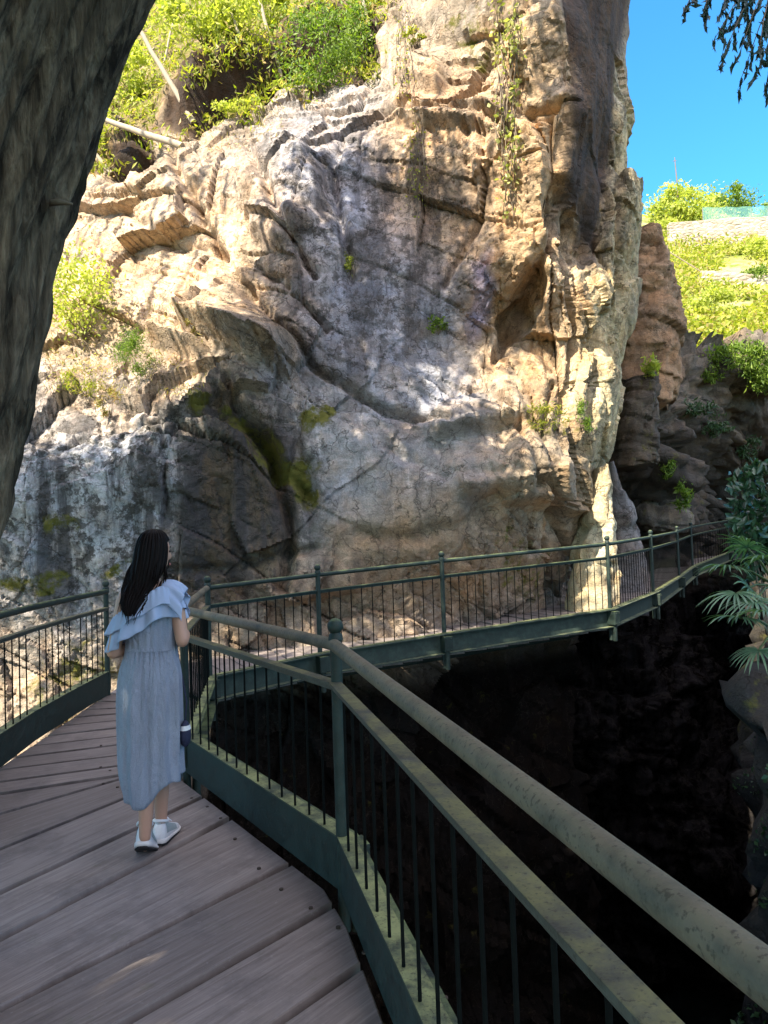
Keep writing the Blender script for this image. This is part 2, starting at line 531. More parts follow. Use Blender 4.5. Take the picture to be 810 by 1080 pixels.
# tall upright joints on the right-hand buttress
fb = P + .22 * warp * np.array([1, 1, .3])
v, e1 = blocks(fb, (.98, .1, .14), (.12, 0, .99), .62, 2.8, 35); dsp += flute * (.34 * v - .09 * (1 - sstep(0, .03, e1)))
v, e1 = blocks(fb, (.98, -.1, .08), (-.2, 0, .97), .24, 1.1, 36); dsp += flute * (.10 * v - .03 * (1 - sstep(0, .02, e1)))
v, e1 = blocks(fb + .02 * perlin(P * 6, 65)[:, None], (.97, 0, .2), (-.3, 0, .95), .10, .38, 37); dsp += flute * .018 * v
dsp += .15 * fbm(P * .5, 2, 21) + .08 * perlin(P * np.array([1.3, 1.3, .9]), 22) * (.2 + .8 * smooth)
dsp += .010 * fbm(P * 5, 3, 23, .6)
# polished hollows running diagonally through the smooth wall
q = (P + .5 * warp) @ rot
dsp += smooth * .16 * (np.abs(perlin(q * np.array([.9, .9, .5]), 41)) * 1.6 - .5)
dsp += smooth * .05 * ridged(q * np.array([2.2, 2, 1.2]), 3, 43)
# --- individual features
dsp += .75 * jut(265, 348, 62, 36, 24) + .35 * jut(200, 372, 34, 14, 12)
dsp += .35 * jut(475, 95, 75, 38, 8, .25) + .25 * jut(440, 60, 30, 26, 0, .25)
dsp += .35 * jut(580, 470, 50, 60, 10) + .3 * jut(520, 470, 60, 40, -18)
dsp -= .35 * blob(553, 318, 13, 44, 24)
dsp -= .30 * blob(270, 470, 60, 12, 42, .6) + .22 * blob(322, 500, 10, 40, -6, .6)
dsp += .3 * jut(500, 425, 60, 26, -14) + .3 * jut(330, 600, 60, 30, -6)
dsp += .25 * gauss(255, 455, 34, 40) + .25 * blob(232, 300, 26, 34, 20) + .3 * blob(300, 210, 40, 50, 15, .2)
dsp -= .5 * blob(242, 104, 80, 18, -28, .6) + .6 * blob(345, 48, 55, 22, -20, .6) + .5 * blob(135, 166, 30, 16, -15, .6)
dsp += 1.0 * jut(236, 78, 95, 20, -28, .24, .15) + .9 * jut(340, 20, 72, 22, -18, .24, .15) + .6 * jut(133, 150, 40, 14, -15, .24, .15)
for pts, w, dp in [([(180, 160), (215, 235), (262, 312), (330, 380), (410, 430), (470, 445)], 5, .22),
                   ([(120, 215), (170, 250), (230, 262), (300, 300), (345, 345)], 4, .15),
                   ([(255, 140), (290, 215), (330, 290)], 5, .2), ([(360, 130), (352, 200), (372, 290)], 5, .18),
                   ([(240, 415), (290, 480), (305, 560), (300, 620)], 6, .3),
                   ([(405, 110), (470, 118), (530, 132)], 5, .25), ([(497, 140), (505, 230), (470, 300)], 4, .15),
                   ([(575, 120), (592, 230), (560, 300), (528, 372)], 5, .3), ([(600, 250), (612, 350), (604, 470), (580, 560)], 4, .25),
                   ([(640, 330), (622, 420), (600, 520)], 4, .25), ([(585, 400), (570, 500), (600, 600)], 4, .2), ([(655, 150), (648, 250), (660, 320)], 4, .2),
                   ([(500, 400), (545, 440), (560, 510)], 4, .18), ([(410, 470), (470, 500), (540, 500)], 6, .08), ([(380, 560), (430, 570), (520, 545)], 8, .1),
                   ([(30, 480), (90, 440), (150, 437), (215, 436)], 3, .12), ([(170, 440), (175, 520), (160, 640)], 3, .06), ([(180, 600), (260, 600), (330, 575)], 6, .12)]:
    dd = polyd(pts)
    dsp -= dp * np.exp(-(dd / w) ** 2) * front
mg = np.repeat(np.concatenate([np.ones(NX), np.linspace(1, .5, NRET)])[None], NZ, 0).ravel()
xe_ = np.repeat(Xe[:, None], NX + NRET, 1).ravel()
dsp = dsp * (1 - .6 * sstep(-.8, -.1, P[:, 0] - xe_) * (P[:, 2] > 1))
Pc = P + N0.reshape(-1, 3) * (dsp * mg)[:, None]
# --- rock colours: stone zones, stains, moss, plus shade painted into fold and gorge
tint = np.tile(np.array([.32, .265, .205]), (len(P), 1))
def paint(m, c):
    global tint
    m = np.clip(m, 0, 1)[:, None]
    tint = tint * (1 - m) + np.array(c) * m
paint(blob(90, 540, 150, 120, 0, .5), (.40, .40, .415))
paint(blob(390, 300, 115, 190, -15, .6), (.30, .31, .35))
paint(blob(330, 480, 60, 110, 0, .6), (.31, .305, .31))
paint(blob(250, 540, 68, 120, 8, .3), (.085, .066, .046))  # dark brown stain, also deepened for the shade on it
paint(blob(265, 350, 60, 40, 24, .4), (.22, .18, .13))
paint(blob(150, 290, 160, 110, -10, .5), (.48, .36, .245))
paint(blob(430, 600, 150, 60, -8, .5), (.27, .20, .13))
paint(blob(570, 220, 70, 260, 0, .5), (.46, .33, .20))
paint(blob(590, 500, 60, 90, 0, .5), (.32, .25, .17))
paint(blob(655, 300, 30, 260, 6, .5), (.50, .41, .24))
paint(blob(470, 160, 70, 110, 0, .5), (.46, .33, .215))
paint(fold, (.085, .056, .036))  # the fold's shadow is painted in here, on top of dark staining
paint(blob(510, 310, 12, 40, 0, .5), (.33, .30, .40))
paint(slope_m, (.22, .165, .10))
paint(blob(235, 100, 80, 18, -28) + blob(345, 45, 60, 24, -20) + blob(135, 165, 30, 16, -15), (.04, .024, .014))  # near-black brown where the slope hollows are carved
gorge_shade = sstep(.1, -.7, P[:, 2] - np.where(px < 220, -1.2, .05))
paint(gorge_shade * 1.0, (.011, .0095, .0085))  # gorge darkness painted into the rock tint below the deck
stain = np.clip(.30 + .9 * blob(110, 520, 130, 110, 0, .5) + .55 * blob(250, 520, 80, 130, 0, .5) + .5 * blob(380, 260, 110, 130, 0, .5) + .4 * blob(632, 150, 30, 180, 0, .5), 0, 1) * (1 - gorge_shade)
moss = np.clip(.9 * blob(335, 440, 24, 18) + .7 * blob(205, 432, 16, 10) + .8 * blob(40, 610, 46, 10, -12) + .6 * blob(130, 600, 30, 8, -20) + .9 * blob(275, 470, 60, 16, 42) + .8 * blob(322, 505, 16, 36)
               + .7 * blob(60, 552, 22, 18) + .6 * blob(80, 720, 60, 40) + .6 * blob(545, 600, 30, 40) + .6 * blob(575, 445, 30, 14) + .7 * blob(210, 340, 16, 14) + .6 * blob(500, 30, 40, 30) + .8 * slope_m * (1 - np.clip(1.3 * (blob(235, 100, 85, 20, -28) + blob(345, 45, 62, 26, -20) + blob(135, 165, 32, 18, -15)), 0, 1)) + .10 * blob(655, 350, 14, 160, 6) + .15 * gorge_shade, 0, 1)
me = mesh_np('cliff', Pc, gridfaces(NZ, NX + NRET), None, True, {'tint': tint, 'mask': np.stack([stain, moss, gorge_shade], 1)})
M_rock = rock_material('cliff_rock')
me.materials.append(M_rock)
me.flip_normals()
me.set_sharp_from_angle(angle=RAD(44))
cliff = tag(obj('cliff', me), kind='structure')
CLB = BVHTree.FromPolygons([Vector(v) for v in Pc.tolist()], gridfaces(NZ, NX + NRET).tolist())


def hit(px_, py_, tree=None):
    d = ray(px_, py_).normalized()
    r = (tree or CLB).ray_cast(Vector((0, 0, CAMZ)), d)
    return r[0], r[1]


def rocksheet(name, ctrl, fx, fz, mats, dir_y=True, seed=0, amp=1.0, tintc=(.1, .09, .07), extra=None):
    """second rock faces: thin-plate sheet through control points, over X and Z"""
    w = [W(*c) for c in ctrl]
    f = tps([(c.x, c.z) for c in w], np.array([c.y for c in w]), .05)
    Xg, Zg = np.meshgrid(fx, fz)
    Yg = f(np.stack([Xg.ravel(), Zg.ravel()], 1)).reshape(Xg.shape)
    if extra: Yg = extra(Xg, Yg, Zg)
    Bq = np.stack([Xg, Yg, Zg], -1)
    Nq = gridnormals(Bq)
    if Nq[..., 1].mean() > 0: Nq = -Nq
    p = Bq.reshape(-1, 3)
    wp = np.stack([fbm(p * .5, 3, seed + 1), fbm(p * .5, 3, seed + 2), fbm(p * .5, 3, seed + 3)], 1)
    d = np.zeros(len(p))
    for sc, a, k in ((.4, 1.0, 1), (.95, .4, 2), (2.4, .13, 3)):
        vv, ee = facet((p + .2 * wp) * np.array([1, 1, 1.5]) * sc, seed + k * 7)
        d += .45 * a * vv
        vv, ee = blocks(p + .07 * wp, (.1, .1, .98), (.97, .2, .1), .55 / sc, .95 / sc, seed + k)
        d += a * (.8 * vv - .3 * (1 - sstep(0, .06, ee)))
    d += .15 * fbm(p * 2.2, 4, seed + 50, .6)
    return p + Nq.reshape(-1, 3) * (d * amp)[:, None], gridfaces(len(fz), len(fx)), p


# ------------------------------------------------------------------ far wall of the gorge, right
ctrl = [(640,380,18),(640,520,17.5),(640,700,17),(725,440,17.5),(690,420,16),(690,480,15.8),(690,560,17.5),(700,700,17.5),(760,345,20.5),(760,400,19),(760,560,25),(760,480,21),(760,700,24),
        (820,385,20),(820,440,20.4),(820,560,26),(820,700,24),(900,385,21),(1050,385,20),(1050,600,24),(1200,385,20),(900,600,26),(980,600,26),(700,1000,17),(820,1000,16),(600,1000,17.5),(950,1000,14)]
fx = np.linspace(3.0, 27, 300); fz = np.linspace(-10, 6.6, 200)
Pq, Fq, p0 = rocksheet('gorge_wall', ctrl, fx, fz, None, seed=300, amp=1.0)
q_px, q_py, _ = project(p0)
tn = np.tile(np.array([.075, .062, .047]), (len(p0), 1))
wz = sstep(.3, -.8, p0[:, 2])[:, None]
tn = tn * (1 - wz) + np.array([.004, .0036, .0034]) * wz  # near-black tint low down stands in for the gorge's shade
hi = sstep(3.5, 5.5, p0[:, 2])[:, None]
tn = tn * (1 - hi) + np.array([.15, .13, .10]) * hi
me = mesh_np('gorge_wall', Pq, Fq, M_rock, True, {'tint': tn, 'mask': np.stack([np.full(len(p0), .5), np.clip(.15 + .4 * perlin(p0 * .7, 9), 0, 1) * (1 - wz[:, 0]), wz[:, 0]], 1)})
me.flip_normals()
tag(obj('cliff', me), kind='structure')
GWB = BVHTree.FromPolygons([Vector(v) for v in Pq.tolist()], Fq.tolist())

# ------------------------------------------------------------------ closed rocks: lofted rings with broken facets
def rock_loft(name, rings, nseg, mat, tintc, seed, amp, label, cat='rock', mask=(.4, .2, 0), nring=60, sc=1.0):
    """rings: (cx, cy, z, rx, ry) world"""
    rg = np.array(rings, float); tt = np.linspace(0, len(rg) - 1, nring)
    r = np.stack([np.interp(tt, np.arange(len(rg)), rg[:, i]) for i in range(5)], 1)
    a = np.linspace(0, 2 * np.pi, nseg, endpoint=False)
    ca, sa = np.cos(a), np.sin(a)
    se = lambda c: np.sign(c) * np.abs(c) ** .75
    V = np.stack([r[:, 0:1] + r[:, 3:4] * se(ca)[None], r[:, 1:2] + r[:, 4:5] * se(sa)[None], np.repeat(r[:, 2:3], nseg, 1)], -1)
    p = V.reshape(-1, 3)
    cen = np.repeat(np.stack([r[:, 0], r[:, 1], r[:, 2] * .6 + .4 * r[:, 2].mean()], 1), nseg, 0)
    n = p - cen; n /= np.maximum(np.linalg.norm(n, axis=1, keepdims=True), 1e-6)
    d = np.zeros(len(p))
    for s_, a_ in ((.9, .35), (2.1, .14), (5, .05)):
        vv, ee = facet(p * s_ * sc + seed, seed + int(s_ * 10))
        d += .6 * a_ / sc * vv
        vv, ee = blocks(p + .1 * np.stack([perlin(p, 1), perlin(p, 2), perlin(p, 3)], 1), (.2, .1, .97), (.9, .4, -.2), .5 / s_, .7 / s_, seed + int(s_ * 7))
        d += a_ / sc * (.8 * vv - .3 * (1 - sstep(0, .05, ee)))
    d += .05 * fbm(p * 4, 4, seed)
    p = p + n * (d * amp)[:, None]
    Fc = gridfaces(nring, nseg, True).tolist() + [tuple(range(nseg - 1, -1, -1)), tuple(range((nring - 1) * nseg, nring * nseg))]
    me = mesh_np(name, p, Fc, mat, True, {'tint': np.tile(np.array(tintc), (len(p), 1)), 'mask': np.tile(np.array(mask), (len(p), 1))})
    bm = bmesh.new(); bm.from_mesh(me); bmesh.ops.recalc_face_normals(bm, faces=bm.faces); bm.to_mesh(me); bm.free()
    return tag(obj(name, me), label, cat)


def ringpx(rows, Y, ry):
    out = []
    for y, xl, xr in rows:
        a, b = W(xl, y, Y), W(xr, y, Y)
        out.append(((a.x + b.x) / 2, Y + ry, (a.z + b.z) / 2, (b.x - a.x) / 2, ry))
    return out

rock_loft('rock_pillar', ringpx([(420, 650, 728), (392, 648, 734), (345, 650, 736), (305, 650, 735), (285, 655, 728), (255, 660, 714), (240, 664, 709), (233, 668, 706)], 14.6, 1.1), 72, M_rock,
          (.30, .195, .115), 33, .36, 'tall brown rock pillar rising behind the right edge of the big cliff', mask=(.25, .1, 0), nring=90, sc=.6)
rock_loft('boulder', ringpx([(490, 655, 704), (470, 656, 705), (430, 658, 706), (404, 660, 704), (393, 664, 700)], 14.0, .8), 64, M_rock,
          (.10, .082, .06), 77, .5, 'square dark rock block under the brown pillar', mask=(.4, .3, 0), nring=60, sc=1.2)
rock_loft('boulder', ringpx([(562, 690, 730), (552, 678, 740), (530, 672, 737), (508, 673, 724), (492, 676, 706), (486, 682, 698)], 16.6, .8), 56, M_rock,
          (.17, .145, .115), 44, .5, 'rounded grey boulder wedged above the far end of the walkway', mask=(.5, .3, 0), nring=40, sc=1.3)
rock_loft('rock_slab', ringpx([(650, 640, 690), (610, 640, 690), (570, 641, 682), (530, 640, 668), (500, 641, 655), (488, 642, 649)], 13.3, .45), 56, M_rock,
          (.19, .18, .17), 55, .3, 'pointed grey rock slab leaning beside the walkway below the cliff edge', mask=(.5, .1, 0), nring=50, sc=1.3)
rock_loft('rock_outcrop', ringpx([(660, 604, 654), (620, 608, 656), (585, 614, 656), (560, 620, 656), (530, 626, 653), (505, 632, 648), (490, 636, 644)], 10.9, .4), 56, M_rock,
          (.56, .48, .31), 66, .35, 'pale cream rock foot in bright sun where the cliff meets the walkway', mask=(.1, .1, 0), nring=50, sc=1.3)

# ------------------------------------------------------------------ right bank of the gorge (under the palms)
yy = np.linspace(1.2, 24, 150); zz2 = np.linspace(-10, 1.0, 120)
top = .15 + (yy - 5) * .05
Yg, tg = np.meshgrid(yy, np.linspace(0, 1, 120))
Zg = -10 + (top[None] + 10) * np.clip(tg / .72, 0, 1)
Xw = 2.12 + np.where(Yg > 4.5, (Yg - 4.5) * .56, (4.5 - Yg) * .35) + .35 * np.clip(-Zg / 6, 0, 1) + np.clip((tg - .72) / .28, 0, 1) ** .8 * 5
Zg = Zg + np.clip((tg - .72) / .28, 0, 1) * 1.2
Bq = np.stack([Xw, Yg, Zg], -1); Nq = gridnormals(Bq)
if Nq[..., 0].mean() > 0: Nq = -Nq
p = Bq.reshape(-1, 3)
d = np.zeros(len(p))
for s_, a_ in ((.7, .55), (1.8, .22), (4.5, .07)):
    vv, ee = facet(p * s_ + 2, 400 + int(s_ * 10)); d += a_ * (vv - .25 * (1 - sstep(0, .12, ee)))
d += .12 * fbm(p * 2.5, 4, 401)
Pb = p + Nq.reshape(-1, 3) * (d * .8)[:, None]
wz = sstep(-.3, -2.5, p[:, 2])  # painted shade: bank tint falls to near-black with depth
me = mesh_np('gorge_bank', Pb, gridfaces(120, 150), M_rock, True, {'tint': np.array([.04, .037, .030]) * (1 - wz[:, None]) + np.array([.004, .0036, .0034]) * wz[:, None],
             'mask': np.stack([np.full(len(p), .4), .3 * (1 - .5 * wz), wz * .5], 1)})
tag(obj('riverbank', me), kind='structure')
RBB = BVHTree.FromPolygons([Vector(v) for v in Pb.tolist()], gridfaces(120, 150).tolist())

# near wall under the viewer, water, valley floor
yy = np.linspace(-4, 9.4, 70); zt = np.linspace(-10, -.9, 60)
Yg, Zg = np.meshgrid(yy, zt)
Xw = np.interp(Yg, [-4, 1.5, 3.2, 5, 7, 9.4], [-.3, -1.0, -1.9, -3.0, -3.4, -3.4]) - .06 * Zg * 0 - .3
Bq = np.stack([Xw, Yg, Zg], -1); p = Bq.reshape(-1, 3)
vv, ee = facet(p * .9, 501); v3, _ = facet(p * 2.5, 502)
p[:, 0] += .3 * vv + .1 * v3
me = mesh_np('near_bank', p, gridfaces(60, 70), M_rock, True, {'tint': np.tile([.022, .02, .018], (len(p), 1)), 'mask': np.tile([.3, .4, .3], (len(p), 1))})
tag(obj('riverbank', me), kind='structure')

m = NT('stream_water')
Pm = m.coords(kind='Position')
M_water = m.done((.006, .010, .010), .08, m.bump(m.noise(Pm, 2.5, 4), .25, .05), spec=.5)
me = mesh_np('water', [(-12, -30, -9.3), (30, -30, -9.3), (30, 60, -9.3), (-12, 60, -9.3)], [(0, 1, 2, 3)], M_water, False)
tag(obj('water', me), kind='structure')
m = NT('valley_soil')
Pm = m.coords(kind='Position')
M_soil = m.done(m.mix((.07, .09, .03), (.16, .12, .07), m.noise(Pm, .3, 6)), .95, m.bump(m.noise(Pm, 2, 6), .6, .2))
me = mesh_np('ground', [(-900, -900, -9.9), (900, -900, -9.9), (900, 900, -9.9), (-900, 900, -9.9)], [(0, 1, 2, 3)], M_soil, False)
tag(obj('ground', me), kind='structure')

# ------------------------------------------------------------------ far hillside (sunlit terraces)
ctrl = [(560,470,26),(640,440,26),(700,430,26),(760,375,27),(820,362,28),(900,360,28),(1000,360,28),(640,330,33),(720,320,34),(810,300,37),(900,300,38),(720,262,44),(810,252,45),(900,250,46),
        (690,232,54),(740,230,54),(810,232,54),(900,232,55),(690,236,75),(760,236,75),(850,236,75),(560,300,40),(560,236,75),(1000,220,55),(1000,300,38)]
hx = np.linspace(6, 48, 150); hy = np.linspace(26, 80, 150)
hw = [W(*c) for c in ctrl]
fH = tps([(c.x, c.y) for c in hw], np.array([c.z for c in hw]), .5)
Xg, Yg = np.meshgrid(hx, hy)
Zh = fH(np.stack([Xg.ravel(), Yg.ravel()], 1)).reshape(Xg.shape)
ph = np.stack([Xg, Yg, Zh], -1).reshape(-1, 3)
ph[:, 2] += .5 * fbm(ph * .35, 4, 601) + .25 * np.abs(perlin(ph * 1.1, 602))
m = NT('hillside_soil')
Pm = m.coords(kind='Position')
M_hill = m.done(m.mix(m.mix((.16, .17, .03), (.32, .26, .13), m.ramp(m.noise(Pm, .35, 6, .7), [(.4, 0.0), (.6, 1.0)])), (.10, .14, .02), m.ramp(m.noise(Pm, .8, 6, .7), [(.45, 0.0), (.6, 1.0)])), .95, m.bump(m.noise(Pm, 3, 8), .7, .2))
me = mesh_np('hillside', ph, gridfaces(150, 150), M_hill)
tag(obj('hillside', me), kind='structure')
HB = BVHTree.FromPolygons([Vector(v) for v in ph.tolist()], gridfaces(150, 150).tolist())
# ================================================================== WALKWAY
m = NT('weathered_planks')
uvn = m.n('TexCoord').outputs['UV']
gr = m.noise(m.n('Mapping', {'Vector': uvn, 'Scale': (1.3, 26, 1)}).outputs[0], 1.6, 8, .65, .6)
gr2 = m.noise(m.n('Mapping', {'Vector': uvn, 'Scale': (5, 150, 1)}).outputs[0], 1.0, 4, .6)
rn = m.n('SeparateColor', {0: m.attr('rnd').outputs[0]})
c = m.mix((.155, .128, .115), (.27, .235, .215), m.ramp(gr, [(.33, 0.0), (.68, 1.0)]))
c = m.mix(c, m.ramp(gr2, [(.3, .82), (.7, 1.12)]), 1.0, 'MULTIPLY')
c = m.mix(c, m.ramp(rn.outputs[0], [(0.0, .78), (1.0, 1.16)]), 1.0, 'MULTIPLY')
P = m.coords(kind='Position')
c = m.mix(c, (.07, .06, .058), m.math('MULTIPLY', m.ramp(m.noise(P, 2.2, 7, .7), [(.5, 0.0), (.72, 1.0)]), .65))
c = m.mix(c, (.10, .11, .05), m.math('MULTIPLY', m.ramp(m.noise(P, 6, 7, .7), [(.6, 0.0), (.75, 1.0)]), .45))
c = m.mix(c, (.36, .33, .31), m.math('MULTIPLY', m.ramp(m.noise(P, 30, 5, .7), [(.62, 0.0), (.75, 1.0)]), .5))
# damp dark rim along the plank edges
M_wood = m.done(c, m.ramp(gr, [(.3, .6), (.7, .85)]), m.bump(m.math('ADD', gr, m.math('MULTIPLY', gr2, .5)), .45, .006), spec=.3)

NEAR_R = [(.955, -1.6), (-.205, 2.90), (-.325, 3.22), (-1.43, 4.79), (-1.78, 6.86)]
NEAR_L = [(-3.05, 9.3), (-2.99, 7.5), (-2.80, 4.95), (-2.36, 3.5), (-1.6, 2.2), (-1.0, 0), (-.75, -1.6)]
deck_poly = NEAR_R + NEAR_L


def clip(poly, p, n):
    out = []
    for i in range(len(poly)):
        a, b = poly[i], poly[(i + 1) % len(poly)]
        da = (a[0] - p[0]) * n[0] + (a[1] - p[1]) * n[1]; db = (b[0] - p[0]) * n[0] + (b[1] - p[1]) * n[1]
        if da >= 0: out.append(a)
        if (da >= 0) != (db >= 0):
            t = da / (da - db); out.append((a[0] + (b[0] - a[0]) * t, a[1] + (b[1] - a[1]) * t))
    return out


lines = []      # joints between planks: (left end, right end)
for kk in range(9, 0, -1):
    lines.append(((-.91 + .26 * kk * 1.0, 2.37 - .30 * kk), (-.25 + .26 * kk, 3.11 - .30 * kk)))
lines += [((-.91, 2.37), (-.25, 3.11)), ((-1.36, 2.47), (-.51, 3.48)), ((-1.60, 2.90), (-.88, 4.15)), ((-1.80, 3.28), (-1.11, 4.52)),
          ((-2.06, 3.75), (-1.52, 4.68)), ((-2.33, 4.26), (-1.83, 4.81)), ((-2.52, 4.60), (-1.60, 5.00)), ((-2.64, 4.83), (-1.94, 5.09)), ((-2.72, 5.12), (-1.6, 5.50)),
          ((-2.79, 5.40), (-2.17, 5.63)), ((-2.84, 5.70), (-1.7, 6.08)), ((-2.87, 5.99), (-1.8, 6.36)), ((-2.9, 6.3), (-1.8, 6.62)), ((-2.92, 6.6), (-1.8, 6.87)), ((-2.95, 6.9), (-1.8, 6.94)),
          ((-2.95, 7.25), (-1.8, 6.97)), ((-2.95, 7.6), (-1.8, 6.99)), ((-2.95, 8.0), (-1.8, 7.0)), ((-2.95, 8.5), (-1.8, 7.01))]
pl = {'v': [], 'f': [], 'uv': [], 'c': []}
TH = .07


def plank(poly, z, along, rnd, gapdepth=TH):
    """closed plank with a small worn chamfer; poly is a list of (x, y), z a number or a function"""
    if len(poly) < 3: return
    ar = sum(poly[i][0] * poly[(i + 1) % len(poly)][1] - poly[(i + 1) % len(poly)][0] * poly[i][1] for i in range(len(poly)))
    if abs(ar) < .004: return
    if ar < 0: poly = poly[::-1]
    q = [poly[0]]
    for a in poly[1:]:
        if math.hypot(a[0] - q[-1][0], a[1] - q[-1][1]) > .004: q.append(a)
    poly = q; n = len(poly)
    cx = sum(a[0] for a in poly) / n; cy = sum(a[1] for a in poly) / n
    zf = z if callable(z) else (lambda x, y: z)
    ux, uy = along
    o = len(pl['v'])
    dz = random.uniform(-.004, .004)
    for lev in range(3):
        for (x, y) in poly:
            xx, yy = x, y
            if lev == 2:
                dd = math.hypot(x - cx, y - cy); f_ = max(0, 1 - .007 / max(dd, .05)); xx, yy = cx + (x - cx) * f_, cy + (y - cy) * f_
            zz_ = zf(x, y) + dz + (-gapdepth if lev == 0 else (-.006 if lev == 1 else 0))
            pl['v'].append((xx, yy, zz_))
            pl['uv'].append(((x * ux + y * uy) + rnd * 37, (-x * uy + y * ux) + rnd * 11))
            pl['c'].append((rnd, (rnd * 7.3) % 1, 0))
    for lev in range(2):
        for i in range(n): pl['f'].append((o + lev * n + i, o + lev * n + (i + 1) % n, o + (lev + 1) * n + (i + 1) % n, o + (lev + 1) * n + i))
    pl['f'].append(tuple(o + 2 * n + i for i in range(n)))
    pl['f'].append(tuple(o + i for i in reversed(range(n))))


GAP = .023
screws = MB()
for (a0, b0), (a1, b1) in zip(lines[:-1], lines[1:]):
    d0 = Vector((b0[0] - a0[0], b0[1] - a0[1])).normalized(); d1 = Vector((b1[0] - a1[0], b1[1] - a1[1])).normalized()
    n0 = Vector((-d0.y, d0.x)); n1 = Vector((-d1.y, d1.x))
    p = clip(deck_poly, Vector(a0) + n0 * GAP, n0)
    if p: p = clip(p, Vector(a1) - n1 * GAP, -n1)
    if p and len(p) > 2:
        plank(p, 0.0, (d0 + d1).normalized(), random.random())
        # fixings near the right-hand end of the plank
        mid = max(p, key=lambda q: q[0] - .3 * q[1])
        for off in (.10, .24):
            for s_ in (.11, .62):
                base = Vector(b0) * (1 - s_) + Vector(b1) * s_
                pt = base - d0 * (off + .05 + random.uniform(-.02, .02))
                if pt.x > -2.3 and pt.y > 1.5 and pt.y < 6 and off < .2:
                    screws.tube([(pt.x, pt.y, .0), (pt.x, pt.y, .0065)], .0095, 10)
# far walkway along the cliff
POST = {'A': (-.245, 3.17, 0), 'K': (-1.385, 4.80, .03), 'B': (-1.73, 6.87, .04), 'C': (-.75, 7.75, .085), 'D': (.65, 8.37, .165), 'E': (2.90, 9.34, .275), 'F': (4.09, 11.0, .325), 'F2': (5.6, 13.68, .375), 'G': (6.67, 15.54, .455), 'Z': (9.3, 19.3, .60), 'Z2': (13.5, 22.2, .8)}
inner = [POST[k] for k in ('B', 'C', 'D', 'E', 'F', 'F2', 'G', 'Z', 'Z2')]
outer = [(-2.95, 8.9), (-1.75, 10.0), (-.1, 10.6), (2.0, 11.6), (3.0, 12.0), (4.45, 14.35), (5.6, 16.2), (8.3, 20.2), (13.0, 23.6)]
for i in range(len(inner) - 1):
    (x0, y0, z0), (x1, y1, z1) = inner[i], inner[i + 1]; (u0, v0), (u1, v1) = outer[i], outer[i + 1]
    Ln = max(math.hypot(x1 - x0, y1 - y0), math.hypot(u1 - u0, v1 - v0)); n = max(2, round(Ln / .30))
    dx, dy = (x1 - x0), (y1 - y0); l = math.hypot(dx, dy); nx, ny = -dy / l, dx / l
    for j in range(n):
        ta, tb = j / n + .008 / Ln * 1.2, (j + 1) / n - .008 / Ln * 1.2
        L = lambda A, B, t: A + (B - A) * t
        pa = (L(x0, x1, ta) + nx * .05, L(y0, y1, ta) + ny * .05); pb = (L(x0, x1, tb) + nx * .05, L(y0, y1, tb) + ny * .05)
        qa = (L(u0, u1, ta), L(v0, v1, ta)); qb = (L(u0, u1, tb), L(v0, v1, tb))
        zc = L(z0, z1, (ta + tb) / 2)
        plank([pa, pb, qb, qa], zc, Vector((qa[0] - pa[0], qa[1] - pa[1])).normalized(), random.random(), .035)
me = bpy.data.meshes.new('walkway'); me.from_pydata(pl['v'], [], pl['f']); me.update()
ul = me.uv_layers.new(name='UVMap')
for lp in me.loops: ul.data[lp.index].uv = pl['uv'][lp.vertex_index]
ca = me.color_attributes.new('rnd', 'FLOAT_COLOR', 'POINT')
for i, c_ in enumerate(pl['c']): ca.data[i].color = c_ + (1,)
me.materials.append(M_wood)
walk = tag(obj('walkway', me), kind='structure')
M_steel = paint_material('dark_green_steel', (.010, .020, .016), (.15, .19, .075), .8)
M_far = paint_material('green_beam_steel', (.022, .036, .029), (.20, .22, .12), .8)
M_ledge = paint_material('mossy_steel', (.035, .045, .028), (.25, .27, .11), .9)
M_mid = paint_material('weathered_mid_rail', (.05, .05, .038), (.17, .16, .065), .85)
M_hand = paint_material('worn_handrail_steel', (.042, .042, .032), (.16, .155, .10), .55, grey=(.135, .112, .076))
M_screw = NT('rusty_screw').done((.06, .045, .035), .7, metallic=.3)
screws.build('screw', M_screw, walk, smooth=False)
# joists under the boards
jb = MB()
for off in (.25, .75):
    pts = [Vector((r[0] * (1 - off) + l[0] * off, r[1] * (1 - off) + l[1] * off, -.155)) for r, l in (((.9, -1.5), (-.75, -1.5)), ((-.3, 3.0), (-2.1, 3.0)), ((-1.5, 4.8), (-2.8, 4.95)), ((-1.8, 6.9), (-2.95, 7.5)), ((-1.9, 7.1), (-2.95, 8.6)))]
    jb.sweep([(-.05, -.1), (.05, -.1), (.05, .1), (-.05, .1)], pts)
for off in (.4, .85):
    pts = [Vector((a[0] * (1 - off) + b[0] * off, a[1] * (1 - off) + b[1] * off, a[2] - .155)) for a, b in zip(inner, outer)]
    jb.sweep([(-.05, -.1), (.05, -.1), (.05, .1), (-.05, .1)], pts)
jb.build('joist', M_steel, walk)

# ================================================================== RAILINGS
M_bar = NT('black_green_bar'); M_bar = M_bar.done(M_bar.mix((.0015, .002, .002), (.005, .007, .006), M_bar.noise(M_bar.coords(kind='Position'), 30, 4)), .7, spec=.06)


